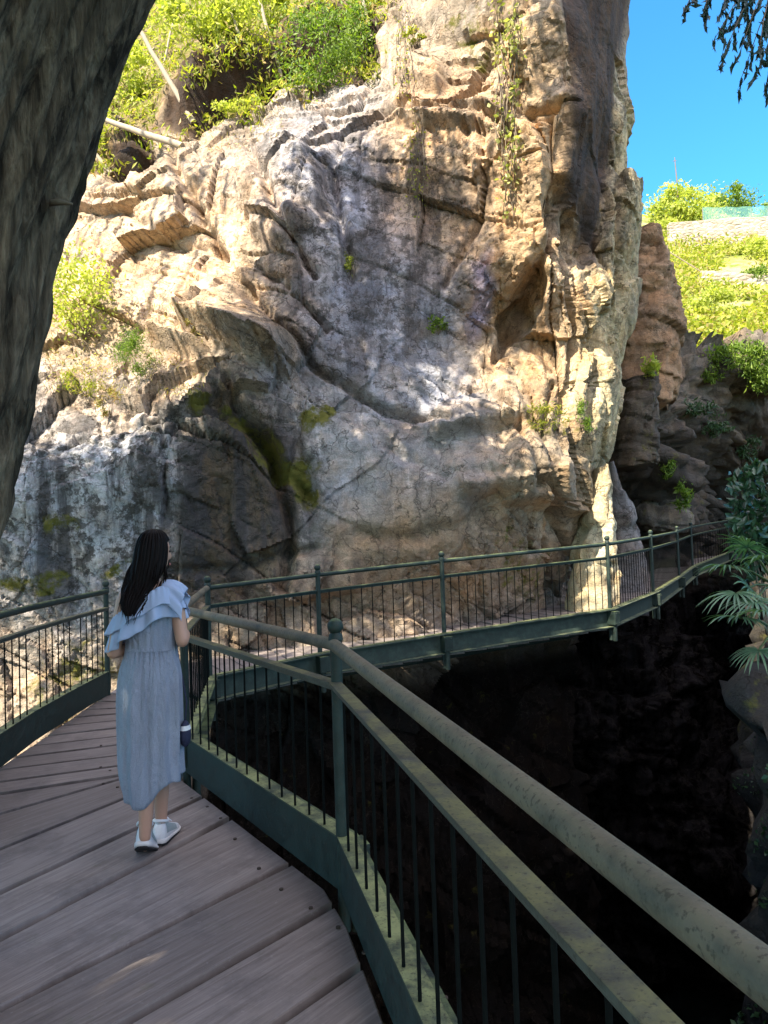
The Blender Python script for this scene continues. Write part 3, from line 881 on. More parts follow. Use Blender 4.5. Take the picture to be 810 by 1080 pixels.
def make_railing(name, label, posts, groups, ext0=None, ext1=None, spacing=.14, hr=.027, far=False, showposts=None, maxb=100, side=1, handmat=None):
    """posts: list of (x, y, z deck). handrail on top, flat mid rail, mossy bottom ledge over a steel channel, thin balusters"""
    pts = [Vector(p) for p in posts]
    root = thing(name, label, 'railing', (pts[len(pts) // 2].x, pts[len(pts) // 2].y, pts[len(pts) // 2].z), groups)
    up = lambda z: [p + Vector((0, 0, z)) for p in pts]
    b = MB(); b.tube(up(1.085), hr, 20); b.build('handrail', handmat or M_hand, root, smooth=True, auto=50)
    b = MB(); b.sweep([(-.027, -.007), (.027, -.007), (.027, .007), (-.027, .007)], up(.915))
    b.sweep([(-.012, -.03), (.012, -.03), (.012, -.0075), (-.012, -.0075)], up(.915))
    b.build('mid_rail', M_mid if not far else M_steel, root, bevel=.002)
    # channel: web with an upper and lower flange on the gorge side
    b = MB(); w = .085 * side
    b.sweep([(-.004, .012), (w, .012), (w, .022), (.006, .022), (.006, .232), (w, .232), (w, .244), (-.004, .244)], up(0))
    b.build('channel_beam', M_far if far else M_steel, root)
    b = MB(); b.sweep([(-.012, .2445), (.062 * side if side > 0 else -.062, .2445), (.062 * side if side > 0 else -.062, .252), (-.012, .252)], up(0))
    b.build('bottom_rail', M_ledge, root)
    off = .028 * side
    n = 0
    first = None; rest = MB()
    for i in range(len(pts) - 1):
        a, c = pts[i], pts[i + 1]; L_ = (c - a).length
        t = (c - a).normalized(); sd = Vector((t.y, -t.x, 0)).normalized()
        k = max(2, round(L_ / (spacing[i] if isinstance(spacing, (list, tuple)) else spacing)))
        for j in range(1, k):
            p = a + (c - a) * (j / k) + sd * off * .25
            if n < maxb:
                if first is None:
                    mb = MB(); mb.tube([(0, 0, .25), (0, 0, .912)], .0056, 8)
                    o = mb.build('baluster', M_bar, None, smooth=True, auto=50); first = o
                else:
                    o = first.copy(); COL.objects.link(o)
                o.location = p; o.parent = root
                o.matrix_parent_inverse = Matrix.Translation(-root.location)
            else:
                rest.tube([p + Vector((0, 0, .25)), p + Vector((0, 0, .912))], .0066, 6)
            n += 1
    if rest.v:
        tag(rest.build('baluster', M_bar, root), kind='stuff')
    pf = None
    for i, p in enumerate(pts):
        if showposts is not None and i not in showposts: continue
        if pf is None:
            mb = MB(); mb.tube([(0, 0, -.16), (0, 0, 1.085 + .03)], .026, 16)
            post = mb.build('post', M_steel, None, smooth=True, auto=40)
            mb = MB(); mb.ball((0, 0, 1.165), .036, 18); mb.tube([(0, 0, 1.105), (0, 0, 1.125), (0, 0, 1.14)], [.034, .031, .02], 16)
            fin = mb.build('finial', M_steel, post, smooth=True, auto=40)
            mb = MB(); mb.box((0, -.047, .13), (.055, 0, 0), (0, .064, 0), (0, 0, .085)); mb.tube([(0, -.06, -.17), (0, -.06, .05)], .028, 14)
            for bz in (.06, .19):
                for bx in (-.03, .03): mb.tube([(bx, -.118, bz), (bx, -.108, bz)], .009, 6)
            br = mb.build('bracket', M_steel, post, bevel=.004)
            pf = (post, fin, br)
            oo = pf
        else:
            po = pf[0].copy(); COL.objects.link(po); oo = [po]
            for ch in pf[1:]:
                q = ch.copy(); COL.objects.link(q); q.parent = po; oo.append(q)
        a = pts[max(0, i - 1)]; c = pts[min(len(pts) - 1, i + 1)]
        t = (c - a).normalized(); sd = Vector((t.y, -t.x, 0)).normalized()
        oo[0].location = p + sd * off * .4
        oo[0].rotation_euler = (0, 0, math.atan2(t.y, t.x))
        oo[0].parent = root
        oo[0].matrix_parent_inverse = Matrix.Translation(-root.location)
    return root


dA = Vector((.2567, -1, 0))
near_pts = [(-.245 + .2567 * 4.7, 3.17 - 4.7, 0), POST['A'], POST['K'], POST['B']]
make_railing('railing', 'green steel railing with wide worn handrail crossing the near right corner', near_pts, 'walkway railings', spacing=[.165, .14, .125], showposts=(1, 2), maxb=100)
far_pts = [POST[k] for k in ('B', 'C', 'D', 'E', 'F', 'F2', 'G', 'Z', 'Z2')]
make_railing('railing', 'long slim green railing curving along the far walkway under the cliff', far_pts, 'walkway railings', spacing=[.11, .13, .11, .115,   .13, .13, .3, .3], far=True, hr=.024, handmat=M_steel, maxb=100)
left_pts = [(-2.40, 3.95, 0), (-2.66, 4.55, 0), (-2.79, 5.1, 0), (-2.88, 5.8, 0), (-2.93, 6.7, 0), (-2.95, 7.52, 0)]
make_railing('railing', 'green railing with mossy bottom ledge on the woman\'s left', left_pts[::-1], 'walkway railings', spacing=.135, showposts=(0, 5), side=1, hr=.027, handmat=M_steel)
# ================================================================== LEAVES
M_leaf_bright = leaf_material('bright_leaves', (.22, .27, .045), (.50, .50, .13), .5)
M_leaf_mid = leaf_material('green_leaves', (.07, .13, .02), (.19, .27, .04), .4)
M_leaf_dark = leaf_material('dark_leaves', (.02, .05, .022), (.05, .10, .04), .25, rough=.35)
M_leaf_glossy = leaf_material('glossy_leaves', (.02, .055, .03), (.06, .12, .06), .2, spec=.6, rough=.28)
M_grass_dry = leaf_material('dry_grass', (.24, .22, .06), (.42, .34, .14), .35, dry=(.30, .16, .07))
M_grass_yel = leaf_material('yellow_scrub', (.15, .20, .02), (.36, .36, .05), .45, dry=(.40, .30, .14))
M_canopy = leaf_material('canopy_leaves', (.03, .07, .012), (.07, .13, .02), None)
M_needle = leaf_material('conifer_needles', (.02, .05, .055), (.05, .10, .10), .3)
M_palm = leaf_material('palm_leaves', (.05, .11, .06), (.12, .22, .12), .25, spec=.5, rough=.35)
m = NT('twig_bark')
P_ = m.coords(kind='Position')
M_twig = m.done(m.mix((.09, .065, .045), (.22, .18, .13), m.noise(P_, 20, 5)), .9)


def leaves_np(name, C, size, mat, aspect=.45, dirs=None, droop=0.0, fold=.25, up=None):
    """one folded four-cornered leaf per centre"""
    C = np.asarray(C, float); n = len(C)
    size = np.broadcast_to(np.asarray(size, float), (n,)) * RNG.uniform(.65, 1.3, n)
    if dirs is None:
        dirs = RNG.normal(size=(n, 3))
    dirs = np.asarray(dirs, float) + np.array([0, 0, -droop])
    dirs /= np.linalg.norm(dirs, axis=1, keepdims=True)
    r = RNG.normal(size=(n, 3)) + (np.array(up) if up is not None else 0)
    side = np.cross(dirs, r); side /= np.maximum(np.linalg.norm(side, axis=1, keepdims=True), 1e-6)
    nor = np.cross(side, dirs)
    s = size[:, None]
    b = C - dirs * s * .5; t_ = C + dirs * s * .5 - nor * s * fold * .3
    l = C + side * s * aspect * .5 + nor * s * fold * .25; rr = C - side * s * aspect * .5 + nor * s * fold * .25
    V = np.stack([b, l, t_, rr], 1).reshape(-1, 3)
    i = np.arange(n)[:, None] * 4
    Fc = np.concatenate([i + np.array([[0, 1, 2]]), i + np.array([[0, 2, 3]])], 1).reshape(-1, 3)
    col = np.repeat(np.stack([RNG.random(n), RNG.random(n), RNG.random(n)], 1), 4, 0)
    return mesh_np(name, V, Fc, mat, False, {'rnd': col})


def clumped(center, radii, n, nclump, spread=.3, shell=.5):
    center = np.array(center); radii = np.array(radii)
    k = RNG.normal(size=(nclump, 3)); k /= np.linalg.norm(k, axis=1, keepdims=True)
    k *= (RNG.random((nclump, 1)) ** (1 / 3.) * (1 - shell) + shell)
    ids = RNG.integers(0, nclump, n)
    w_ = RNG.uniform(.5, 1.3, nclump)
    off = RNG.normal(size=(n, 3)) * spread * w_[ids][:, None]
    return center + (k[ids] + off) * radii


def bush(name, label, cat, c, radii, n, size, mat, nclump=14, spread=.28, group=None, stems=5, aspect=.45, droop=.2, shell=.4, base=None, parent_l=None):
    c = Vector(c); rd = Vector(radii)
    bs = Vector(base) if base else c - Vector((0, 0, rd.z))
    root = thing(name, label, cat, bs, group)
    pts = clumped(c, rd, n, nclump, spread, shell)
    obj('foliage', leaves_np('foliage', pts, size, mat, aspect, droop=droop), root)
    mb = MB()
    for i in range(stems):
        e = Vector(pts[RNG.integers(0, n)])
        e = c + (e - c) * .8
        mid = (bs + e) * .5 + Vector((random.uniform(-.1, .1), random.uniform(-.1, .1), .05)) * rd.length
        rr = max(.006, rd.length * .014)
        mb.tube([bs, (bs + mid) * .5 + Vector((0, 0, rr)), mid, e], [rr, rr * .8, rr * .6, rr * .25], 6)
    if stems: mb.build('stem', M_twig, root, smooth=True)
    return root


def outside(P, m_=25, near=.4):
    x, y, d = project(P)
    return ~((d > near) & (x > -m_) & (x < 810 + m_) & (y > -m_) & (y < 1080 + m_))

# ================================================================== FOREGROUND TREE
m = NT('rugged_bark')
Pm = m.coords(kind='Position')
b1 = m.noise(m.coords((9, 9, 1.1), 'Position', (0, .22, 0)), 1.0, 8, .68, .8)
b2 = m.noise(m.coords((26, 26, 3.0), 'Position', (0, .22, 0)), 1.0, 6, .65)
c = m.mix((.035, .025, .016), (.25, .18, .115), m.ramp(b1, [(.40, 0.0), (.62, 1.0)]))
c = m.mix(c, (.34, .26, .17), m.math('MULTIPLY', m.ramp(b2, [(.52, 0.0), (.64, 1.0)]), .55))
c = m.mix(c, (.10, .085, .035), m.math('MULTIPLY', m.ramp(m.noise(Pm, 4, 7, .7), [(.55, 0.0), (.7, 1.0)]), .5))
b3 = m.noise(m.coords((42, 42, 6), 'Position', (0, .22, 0)), 1.0, 7, .7, .6)
c = m.mix(c, m.ramp(b3, [(.32, .45), (.5, 1.0), (.68, 1.6)]), 1.0, 'MULTIPLY')
b2 = m.math('ADD', b2, m.math('MULTIPLY', b3, .8))
M_bark = m.done(c, .9, m.bump(m.math('ADD', b1, m.math('MULTIPLY', b2, .6)), 1.0, .06), spec=.2)
TY = 2.25
edge = [(-60, 760), (-35, 690), (0, 580), (28, 450), (42, 405), (60, 300), (75, 235), (102, 150), (128, 70), (157, 0), (200, -90), (262, -200), (330, -330)]
tc = []
for i, (x, y) in enumerate(edge):
    p = W(x, y, TY); r = np.interp(i, [0, 3, 9, 12], [.46, .42, .40, .34])
    tc.append((p.x - .065 - r * 1.0, TY, p.z, r))
tc.insert(0, (tc[0][0] - .10, TY, -.35, .56))
tc = np.array(tc)
nr, ns_ = 260, 180
tt = np.linspace(0, len(tc) - 1, nr)
ctr = np.stack([np.interp(tt, np.arange(len(tc)), tc[:, k]) for k in range(4)], 1)
for _ in range(12): ctr[1:-1] = .25 * ctr[:-2] + .5 * ctr[1:-1] + .25 * ctr[2:]
ang = np.linspace(0, 2 * np.pi, ns_, endpoint=False)
ca_, sa_ = np.cos(ang), np.sin(ang)
q = np.stack([np.repeat(ca_[None] * 3.2, nr, 0), np.repeat(sa_[None] * 3.2, nr, 0), np.repeat(ctr[:, 2:3] * .55, ns_, 1)], -1).reshape(-1, 3)
rdg = (ridged(q * np.array([1.7, 1.7, 1.3]), 4, 71) * .10 + .028 * ridged(q * np.array([4.2, 4.2, 3.0]), 3, 74) + .05 * fbm(q * .35, 3, 72) + .012 * perlin(q * np.array([5, 5, 2.5]), 73)).reshape(nr, ns_)
rad = ctr[:, 3:4] * (1 + .5 * np.exp(-np.maximum(ctr[:, 2:3] + .3, 0) * 2.2) * (.6 + .4 * np.cos(5 * ang)[None])) + rdg - .085
V = np.stack([ctr[:, 0:1] + rad * ca_[None], ctr[:, 1:2] + rad * sa_[None], np.repeat(ctr[:, 2:3], ns_, 1)], -1).reshape(-1, 3)
btree = thing('tree', 'huge leaning tree trunk with dark furrowed bark beside the walkway, filling the upper left edge', 'tree', (ctr[0, 0], TY, ctr[0, 2]))
obj('trunk', mesh_np('trunk', V, gridfaces(nr, ns_, True), M_bark), btree)
topc = Vector((ctr[-1, 0], TY, ctr[-1, 2]))
# broken twig stub on the trunk
mb = MB(); p = W(64, 213, TY - .02); mb.tube([p + Vector((-.1, .05, .02)), p + Vector((0, 0, .0)), p + Vector((.045, -.02, -.018))], [.012, .010, .004], 8)
mb.build('twig_stub', M_twig, btree, smooth=True)

# unseen canopy: leaf clusters set along sun rays to shape shade and dapple
cl = []
def shade(px_, py_, rx, ry, n, t0, t1, tree=None, sz=.34):
    for _ in range(n):
        a = random.uniform(0, 2 * math.pi); r = math.sqrt(random.random())
        h, _n = hit(px_ + rx * r * math.cos(a), py_ + ry * r * math.sin(a), tree)
        if h is None: continue
        cl.append(tuple(h + SUN * random.uniform(t0, t1)) + (sz * random.uniform(.6, 1.35),))
CANOPY_SPEC = [(390, 300, 85, 140, 84), (310, 330, 40, 70, 12), (90, 540, 120, 95, 36), (250, 540, 75, 110, 78), (430, 590, 120, 55, 48), (560, 580, 45, 60, 18), (400, 480, 85, 60, 34),
               (520, 320, 20, 60, 6), (628, 120, 22, 150, 18), (280, 390, 50, 30, 10), (200, 230, 24, 60, 3), (470, 220, 30, 60, 6), (510, 560, 50, 50, 16)]
for a_ in CANOPY_SPEC: shade(*a_, 7.5, 10.5)
n_cliff = len(cl)
# dense shade over the near walkway, the void and the right bank
for gx in np.arange(-4.2, 4.6, .34):
    for gy in np.arange(-1.8, 8.6, .34):
        b_ = Vector((gx + random.uniform(-.2, .2), gy + random.uniform(-.2, .2), random.uniform(-.3, 1.0)))
        cl.append(tuple(b_ + SUN * random.uniform(6.5, 10.5)) + (random.uniform(.34, .5),))
for _ in range(150):
    b_ = Vector((random.uniform(2.2, 7.5), random.uniform(2, 9.0), random.uniform(-1.5, 1.0)))
    cl.append(tuple(b_ + SUN * random.uniform(12, 15)) + (random.uniform(.4, .65),))
for _ in range(110):
    b_ = Vector((random.uniform(2.0, 4.8), random.uniform(2.5, 7.5), random.uniform(-4.5, -1)))
    cl.append(tuple(b_ + SUN * random.uniform(13, 16)) + (random.uniform(.4, .6),))
shade(792, 900, 28, 150, 60, 12, 15, RBB, .5)
cl = np.array(cl)
keep = outside(cl[:, :3], 70) & (cl[:, 2] > 4.0)
rep = np.where(np.arange(len(cl)) < n_cliff, 58, 105)[keep]
cl = cl[keep]
C_ = np.repeat(cl[:, :3], rep, 0) + RNG.normal(size=(rep.sum(), 3)) * np.repeat(cl[:, 3:4], rep, 0) * np.array([.75, .75, .6])
C_ = C_[outside(C_, 15)]
mbs = MB()
for i in range(34):      # unseen stems added to streak the cliff with shadow, inside the crown
    h_, n__ = hit(random.uniform(60, 480), random.uniform(120, 420))
    if h_ is None: continue
    c_ = h_ + SUN * random.uniform(7, 10); ln = random.uniform(.8, 1.8); tl = Vector((random.uniform(-.15, .15), random.uniform(-.15, .15), 1)).normalized()
    if outside(np.array([tuple(c_ - tl * ln), tuple(c_), tuple(c_ + tl * ln)]), 40).all():
        mbs.tube([c_ - tl * ln, c_, c_ + tl * ln], [.02, .035, .05], 6)
mbs.build('shadow_stem', M_bark, btree, smooth=True)
obj('unseen_crown', leaves_np('unseen_crown', C_, .19, M_canopy, .55, droop=.3), btree)
mb = MB()
for i in range(26):
    e = Vector(cl[RNG.integers(0, len(cl)), :3])
    st = topc + Vector((random.uniform(-.15, .15), random.uniform(-.15, .15), -random.uniform(0, .3)))
    m1 = st + Vector((0, 0, 1.6)) + (e - st) * .3; m2 = st + (e - st) * .65 + Vector((0, 0, .9))
    sg = [st, m1, m2, e]
    if outside(np.array([tuple(m1 * (1 - k) + m2 * k) for k in np.linspace(0, 1, 6)] + [tuple(m2 * (1 - k) + e * k) for k in np.linspace(0, 1, 6)])).all():
        mb.tube(sg, [.15, .10, .06, .02], 8)
mb.build('limb', M_bark, btree, smooth=True)

# ================================================================== CLIFF VEGETATION
def at(px_, py_, tree=None, off=.03):
    h, n_ = hit(px_, py_, tree)
    return (h + Vector((0, -off, 0))) if h else None


def pxr(p, k): return k * p.y / F      # pixels to metres at that distance


def growing(label, cat, name, px_, py_, rx, ry, n, size, mat, nclump=12, tree=None, group=None, **kw):
    p = at(px_, py_ + ry * .8, tree)
    if p is None: print('miss', label); return
    a, b_ = pxr(p, rx), pxr(p, ry)
    c_ = p + Vector((0, -min(a, .35) * .5, b_ * .8))
    return bush(name, label, cat, c_, (a * .75, min(a, b_, .8) * .7, b_ * .75), n, size, mat, nclump, group=group, base=p, **kw)

growing('bright yellow green leafy bush on the ledge beside the big trunk', 'bush', 'bush', 92, 312, 42, 58, 1500, .085, M_leaf_bright, 20)
growing('dark green feathery shrub on the ledge above the blue grey rock', 'shrub', 'shrub', 150, 376, 26, 26, 1600, .06, M_leaf_mid, 14, aspect=.16)
growing('yellowish grass tuft hanging over the lip of the lower ledge', 'grass tuft', 'grass_tuft', 118, 424, 14, 20, 260, .10, M_grass_dry, 5, aspect=.08, stems=3)
growing('low straw coloured bush at the left end of the ledge', 'bush', 'bush', 92, 405, 24, 18, 500, .07, M_grass_yel, 8, aspect=.2)
growing('leafy green bush with drooping shoots at the cliff top', 'bush', 'bush', 335, 62, 46, 50, 2200, .10, M_leaf_mid, 22, droop=.8, aspect=.35)
growing('drooping green bush right of the leafy one at the cliff top', 'bush', 'bush', 385, 40, 30, 46, 1100, .10, M_leaf_mid, 14, droop=.8, aspect=.35)
growing('sunlit bush at the top of the slope right of the trunk', 'bush', 'bush', 215, 22, 60, 34, 2400, .12, M_leaf_bright, 24)
growing('yellow green bush beside the trunk on the upper slope', 'bush', 'bush', 140, 80, 36, 30, 1100, .11, M_leaf_bright, 16)
growing('tall bush under the top edge above the dark hollow', 'bush', 'bush', 285, 6, 40, 30, 1300, .12, M_leaf_bright, 16)
growing('golden mossy bush at the foot of the overhanging rock top', 'bush', 'bush', 437, 44, 16, 10, 400, .05, M_grass_yel, 6)
growing('small ivy clump in the middle of the grey rock face', 'small plant', 'small_plant', 462, 346, 14, 10, 130, .07, M_leaf_mid, 6, stems=2)
growing('green tuft in a crack high on the grey face', 'small plant', 'small_plant', 370, 278, 9, 16, 140, .06, M_leaf_bright, 5, stems=2)
growing('wide grassy plant on the ochre bulge above the railing', 'small plant', 'small_plant', 572, 442, 26, 14, 420, .08, M_grass_yel, 9, aspect=.15)
growing('green fern under the ochre bulge, right of the grassy plant', 'fern', 'fern', 612, 440, 12, 18, 240, .08, M_leaf_mid, 6, aspect=.2)
growing('tiny rusty plant at the edge of the dark overhang', 'small plant', 'small_plant', 205, 340, 10, 14, 200, .05, M_grass_dry, 5, stems=2)
growing('small green plant on the crest of the upper left wall', 'small plant', 'small_plant', 250, 118, 26, 8, 400, .06, M_leaf_bright, 8, stems=2)

# hanging ivy on the sunlit buttress
root = None
mbv = MB(); pts = []
for i in range(14):
    x0 = 534 + random.uniform(-12, 14); y0 = random.uniform(-10, 60); y1 = random.uniform(120, 250); path = []
    x = x0
    for y in np.arange(y0, y1, 9):
        x += random.uniform(-2.2, 2.2) - (x - (533 + (y - 60) * -.02)) * .03
        p = at(x, y, off=.06 + .03 * random.random())
        if p is None: continue
        path.append(p)
        if random.random() < (.7 if y < 60 or 125 < y < 240 else .25):
            for _ in range(random.choice((1, 2, 4)) if y > 90 else 4): pts.append(tuple(p + Vector((random.gauss(0, .07), -abs(random.gauss(.04, .05)), random.gauss(0, .06)))))
    if len(path) > 3:
        if root is None:
            root = thing('hanging_ivy', 'long thin ivy strands hanging down the sunlit tan rock', 'ivy', tuple(path[0]))
        mbv.tube(path, .007, 5)
obj('foliage', leaves_np('foliage', pts, .075, leaf_material('ivy_leaves', (.16, .19, .05), (.42, .42, .16), .4, dry=(.5, .44, .26)), .7, droop=.5), root)
mbv.build('stem', M_twig, root, smooth=True)
for (xx, ya, yb, lab) in ((425, 0, 130, 'dry brown creeper trailing over the cliff top'), (438, 128, 250, 'thin yellow creeper on the face left of the ivy')):
    mbv = MB(); pts = []; r0 = None
    for i in range(7):
        path = []; x = xx + random.uniform(-8, 8)
        for y in np.arange(ya + random.uniform(0, 20), yb - random.uniform(0, 50), 8):
            x += random.uniform(-2, 2); p = at(x, y, off=.05)
            if p: path.append(p)
            for _ in range(2):
                if p and random.random() < .6: pts.append(tuple(p + Vector((random.gauss(0, .06), -.03, random.gauss(0, .05)))))
        if len(path) > 2:
            mbv.tube(path, .006, 5)
            r0 = r0 or thing('creeper', lab, 'creeper', tuple(path[0]))
    obj('foliage', leaves_np('foliage', pts, .055, M_grass_yel, .5, droop=.5), r0); mbv.build('stem', M_twig, r0, smooth=True)

# ground cover on the slope and ledges: uncountable tufts
C_ = []; S_ = []
tries = RNG.uniform([-30, -40], [470, 190], size=(9000, 2))
for x, y in tries:
    h, n_ = hit(x, y)
    if h is None or h.y < 12.7: continue
    dk = min(abs(x - 235) / 85 + abs(y - 100 - (235 - x) * .5) / 26, abs(x - 345) / 60 + abs(y - 45) / 30, abs(x - 135) / 34 + abs(y - 165) / 20)
    if dk < .8: continue
    dens = perlin(np.array([[h.x * .7, h.y * .7, 3.]]), 77)[0]
    if dens < -.15 + random.uniform(-.25, .25) : continue
    for _ in range(4):
        C_.append((h.x + random.gauss(0, .12), h.y + random.gauss(0, .12) - .03, h.z + random.uniform(0, .22)))
C_ = np.array(C_)
d_ = RNG.normal(size=(len(C_), 3)) * .7 + np.array([0, 0, .6])
tag(obj('undergrowth', leaves_np('undergrowth', C_, .14, M_grass_yel, .3, dirs=d_)), 'yellow green undergrowth covering the slope above the cliff', 'undergrowth', kind='stuff')
C_ = []
for x, y in RNG.uniform([50, 320], [240, 420], size=(2600, 2)):
    h, n_ = hit(x, y)
    if h is None or n_.z < .35 or x > 215: continue
    C_.append((h.x + random.gauss(0, .04), h.y - .02, h.z + random.uniform(0, .06)))
for x, y in RNG.uniform([150, 100], [300, 160], size=(1500, 2)):
    h, n_ = hit(x, y)
    if h is None or h.y > 13.2 or n_.z < .4: continue
    C_.append((h.x, h.y - .02, h.z + random.uniform(0, .06)))
C_ = np.array(C_)
tag(obj('dry_grass', leaves_np('dry_grass', C_, .09, M_grass_dry, .1, dirs=RNG.normal(size=(len(C_), 3)) * .6 + np.array([0, 0, .7]))), 'dry straw grass and moss on the sunny ledges', 'dry grass', kind='stuff')

# poles and dead stems on the slope
m = NT('bleached_wood'); Pm = m.coords(kind='Position')
M_dead = m.done(m.mix((.20, .165, .12), (.42, .36, .28), m.noise(m.coords((8, 8, 2), 'Position'), 2, 6)), .85)
def pole(label, name, cat, a, b_, r, Ya=None, Yb=None):
    p0 = at(*a) if Ya is None else W(a[0], a[1], Ya)
    p1 = W(b_[0], b_[1], (p0.y if Yb is None else Yb))
    root = MB(); n = 7
    pts = [p0 * (1 - k / n) + p1 * (k / n) + Vector((random.uniform(-.012, .012), 0, random.uniform(-.012, .012))) for k in range(n + 1)]
    root.tube(pts, [r * (1 - .35 * k / n) for k in range(n + 1)], 10)
    for k in (2, 4, 5):
        root.tube([pts[k], pts[k] + Vector((random.uniform(-.09, .09), -.03, .06))], [r * .4, r * .15], 5)
    return tag(root.build(name, M_dead, smooth=True, auto=60), label, cat)
pole('bleached fallen log lying across the slope beside the trunk', 'fallen_log', 'log', (192, 154), (96, 122), .065, 12.3, 12.9)
pole('leaning grey pole standing at the end of the fallen log', 'pole', 'pole', (204, 130), (143, 24), .06)
pole('thin slanting stem under the top edge, left of the leafy bush', 'pole', 'pole', (297, 85), (272, -6), .045)
pole('short thin stem rising behind the drooping cliff top bush', 'pole', 'pole', (392, 40), (380, -12), .04)
pole('thin grey stake below the fallen log', 'stake', 'stake', (118, 184), (88, 146), .045)
pole('slim weathered stem on the cliff top left of the overhang', 'pole', 'pole', (437, 34), (446, -10), .05)
pole('slim leaning stem crossing the slope right of the leaning grey pole', 'pole', 'pole', (262, 62), (236, -8), .035)
pole('thin upright stem beside the big trunk on the upper slope', 'pole', 'pole', (172, 72), (188, 2), .03)
# wire fence cables on the slope
mb = MB(); mb.tube([at(190, 72), W(255, 52, 15.6), at(330, 6) or W(330, 6, 16)], .012, 6)
tag(mb.build('cable', M_twig, smooth=True), 'thin sagging wire strung across the upper slope', 'cable')

# ================================================================== FAR HILLSIDE
def hb(label, cat, name, px_, py_, rx, ry, n, size, mat, ncl, Y=None, **kw):
    h, n_ = hit(px_, py_ + ry * .6, HB)
    if h is None: h = W(px_, py_ + ry * .6, Y or 56)
    a, b_ = pxr(h, rx), pxr(h, ry)
    return bush(name, label, cat, h + Vector((0, 0, b_ * .4)), (a * .8, a * .6, b_ * .8), n, size, mat, ncl, base=h - Vector((0, 0, .2)), **kw)
hb('large bright green round bush on the skyline of the hill', 'bush', 'bush', 722, 214, 40, 30, 7000, .30, M_leaf_bright, 40, spread=.22)
hb('grey green dense bush on the skyline right of the bright one', 'bush', 'bush', 772, 210, 30, 22, 4200, .26, M_leaf_mid, 30, spread=.22)
hb('small dark bush at the right end of the skyline', 'bush', 'bush', 808, 224, 16, 16, 1500, .28, M_leaf_mid, 12)
hb('low yellow bush beside the top of the brown rock pillar', 'bush', 'bush', 704, 240, 18, 9, 900, .22, M_leaf_bright, 10)
C_ = []; D_ = []
for x, y in np.concatenate([RNG.uniform([690, 225], [840, 385], size=(15000, 2)), RNG.uniform([840, 235], [1080, 385], size=(9000, 2))]):
    h, n_ = hit(x, y, HB)
    if h is None: continue
    if perlin(np.array([[h.x * .28, h.y * .28, h.z * .6]]), 87)[0] < -.12: continue
    C_.append((h.x + random.gauss(0, .2), h.y + random.gauss(0, .2), h.z + random.uniform(0, .55)))
C_ = np.array(C_)
tag(obj('hillside_scrub', leaves_np('hillside_scrub', C_, .26, M_grass_yel, .5, dirs=RNG.normal(size=(len(C_), 3)) + np.array([0, 0, .4]))), 'yellow green scrub covering the sunny terraced hillside', 'scrub', kind='stuff')
hb('bright lime bush low on the sunny hillside', 'bush', 'bush', 752, 320, 28, 22, 2600, .16, M_leaf_bright, 22)
hb('olive bush at the right edge of the sunny hillside', 'bush', 'bush', 795, 262, 22, 14, 1600, .2, M_leaf_bright, 14)
hb('dark green bush under the hill terrace at the right edge', 'bush', 'bush', 796, 290, 18, 10, 1100, .16, M_leaf_mid, 10)
# dry stone terrace walls with plastic netting over the upper one
m = NT('dry_stone'); Pm = m.coords(kind='Position')
vs = m.n('TexVoronoi', {'Vector': m.coords((1, 1, 2.0), 'Position'), 'Scale': 2.6}, feature='DISTANCE_TO_EDGE').outputs[0]
vc = m.n('TexVoronoi', {'Vector': m.coords((1, 1, 2.0), 'Position'), 'Scale': 2.6}).outputs[1]
c = m.mix(m.mix((.24, .20, .15), (.42, .37, .30), m.n('SeparateColor', {0: vc}).outputs[0]), (.17, .14, .11), m.ramp(vs, [(.0, .8), (.05, 0.0)]))
M_stone = m.done(c, .9, m.bump(vs, 1.0, .1))
def terrace(name, label, pxs, Y, h0, hgt, thick=.5, mat=None, cat='wall'):
    V = []; n = len(pxs)
    for (x, y) in pxs:
        p = W(x, y, Y); V.append(p)
    mb = MB(); pts2 = [Vector((p.x, p.y, p.z)) for p in V]
    mb.sweep([(-thick / 2, -h0), (thick / 2, -h0), (thick / 2, hgt), (-thick / 2, hgt)], pts2)
    return tag(mb.build(name, mat or M_stone, bevel=.04), label, cat)
terrace('stone_wall', 'pale dry stone terrace wall under the teal netting', [(705, 246), (735, 244), (770, 241), (800, 240), (830, 238)], 45.0, 1.4, .6)
terrace('stone_wall', 'low brown terrace wall crossing the yellow slope', [(738, 292), (765, 293), (795, 296), (830, 298)], 37.0, .5, .25)
m = NT('teal_netting')
Pm = m.coords(kind='Position')
g1 = m.n('TexWave', {'Vector': m.coords((1, 1, 1), 'Position'), 'Scale': 5.0, 'Distortion': 1.0}, bands_direction='Z').outputs[1]
pr = m.n('BsdfPrincipled', {'Base Color': (.16, .42, .40, 1), 'Roughness': .6})
tp = m.n('BsdfTransparent')
mx = m.n('MixShader', {0: m.math('ADD', m.math('MULTIPLY', m.ramp(g1, [(.3, 0.0), (.6, 1.0)]), .4), .12), 1: tp.outputs[0], 2: pr.outputs[0]})
m.t.links.new(mx.outputs[0], m.out.inputs[0]); M_net = m.m
root = thing('netting_fence', 'teal plastic netting fence above the pale terrace wall', 'fence', tuple(W(780, 232, 46.2)))
mb = MB(); xs = np.linspace(742, 840, 24)
for i in range(23):
    a = W(xs[i], 240 - .02 * (xs[i] - 742), 46.2); b_ = W(xs[i + 1], 240 - .02 * (xs[i + 1] - 742), 46.2)
    ha = 1.35 + .03 * math.sin(i * 1.3); hc = 1.35 + .03 * math.sin((i + 1) * 1.3)
    mb.add([a, b_, b_ + Vector((0, .02, hc)), a + Vector((0, .02, ha))], [(0, 1, 2, 3)])
mb.build('netting', M_net, root)
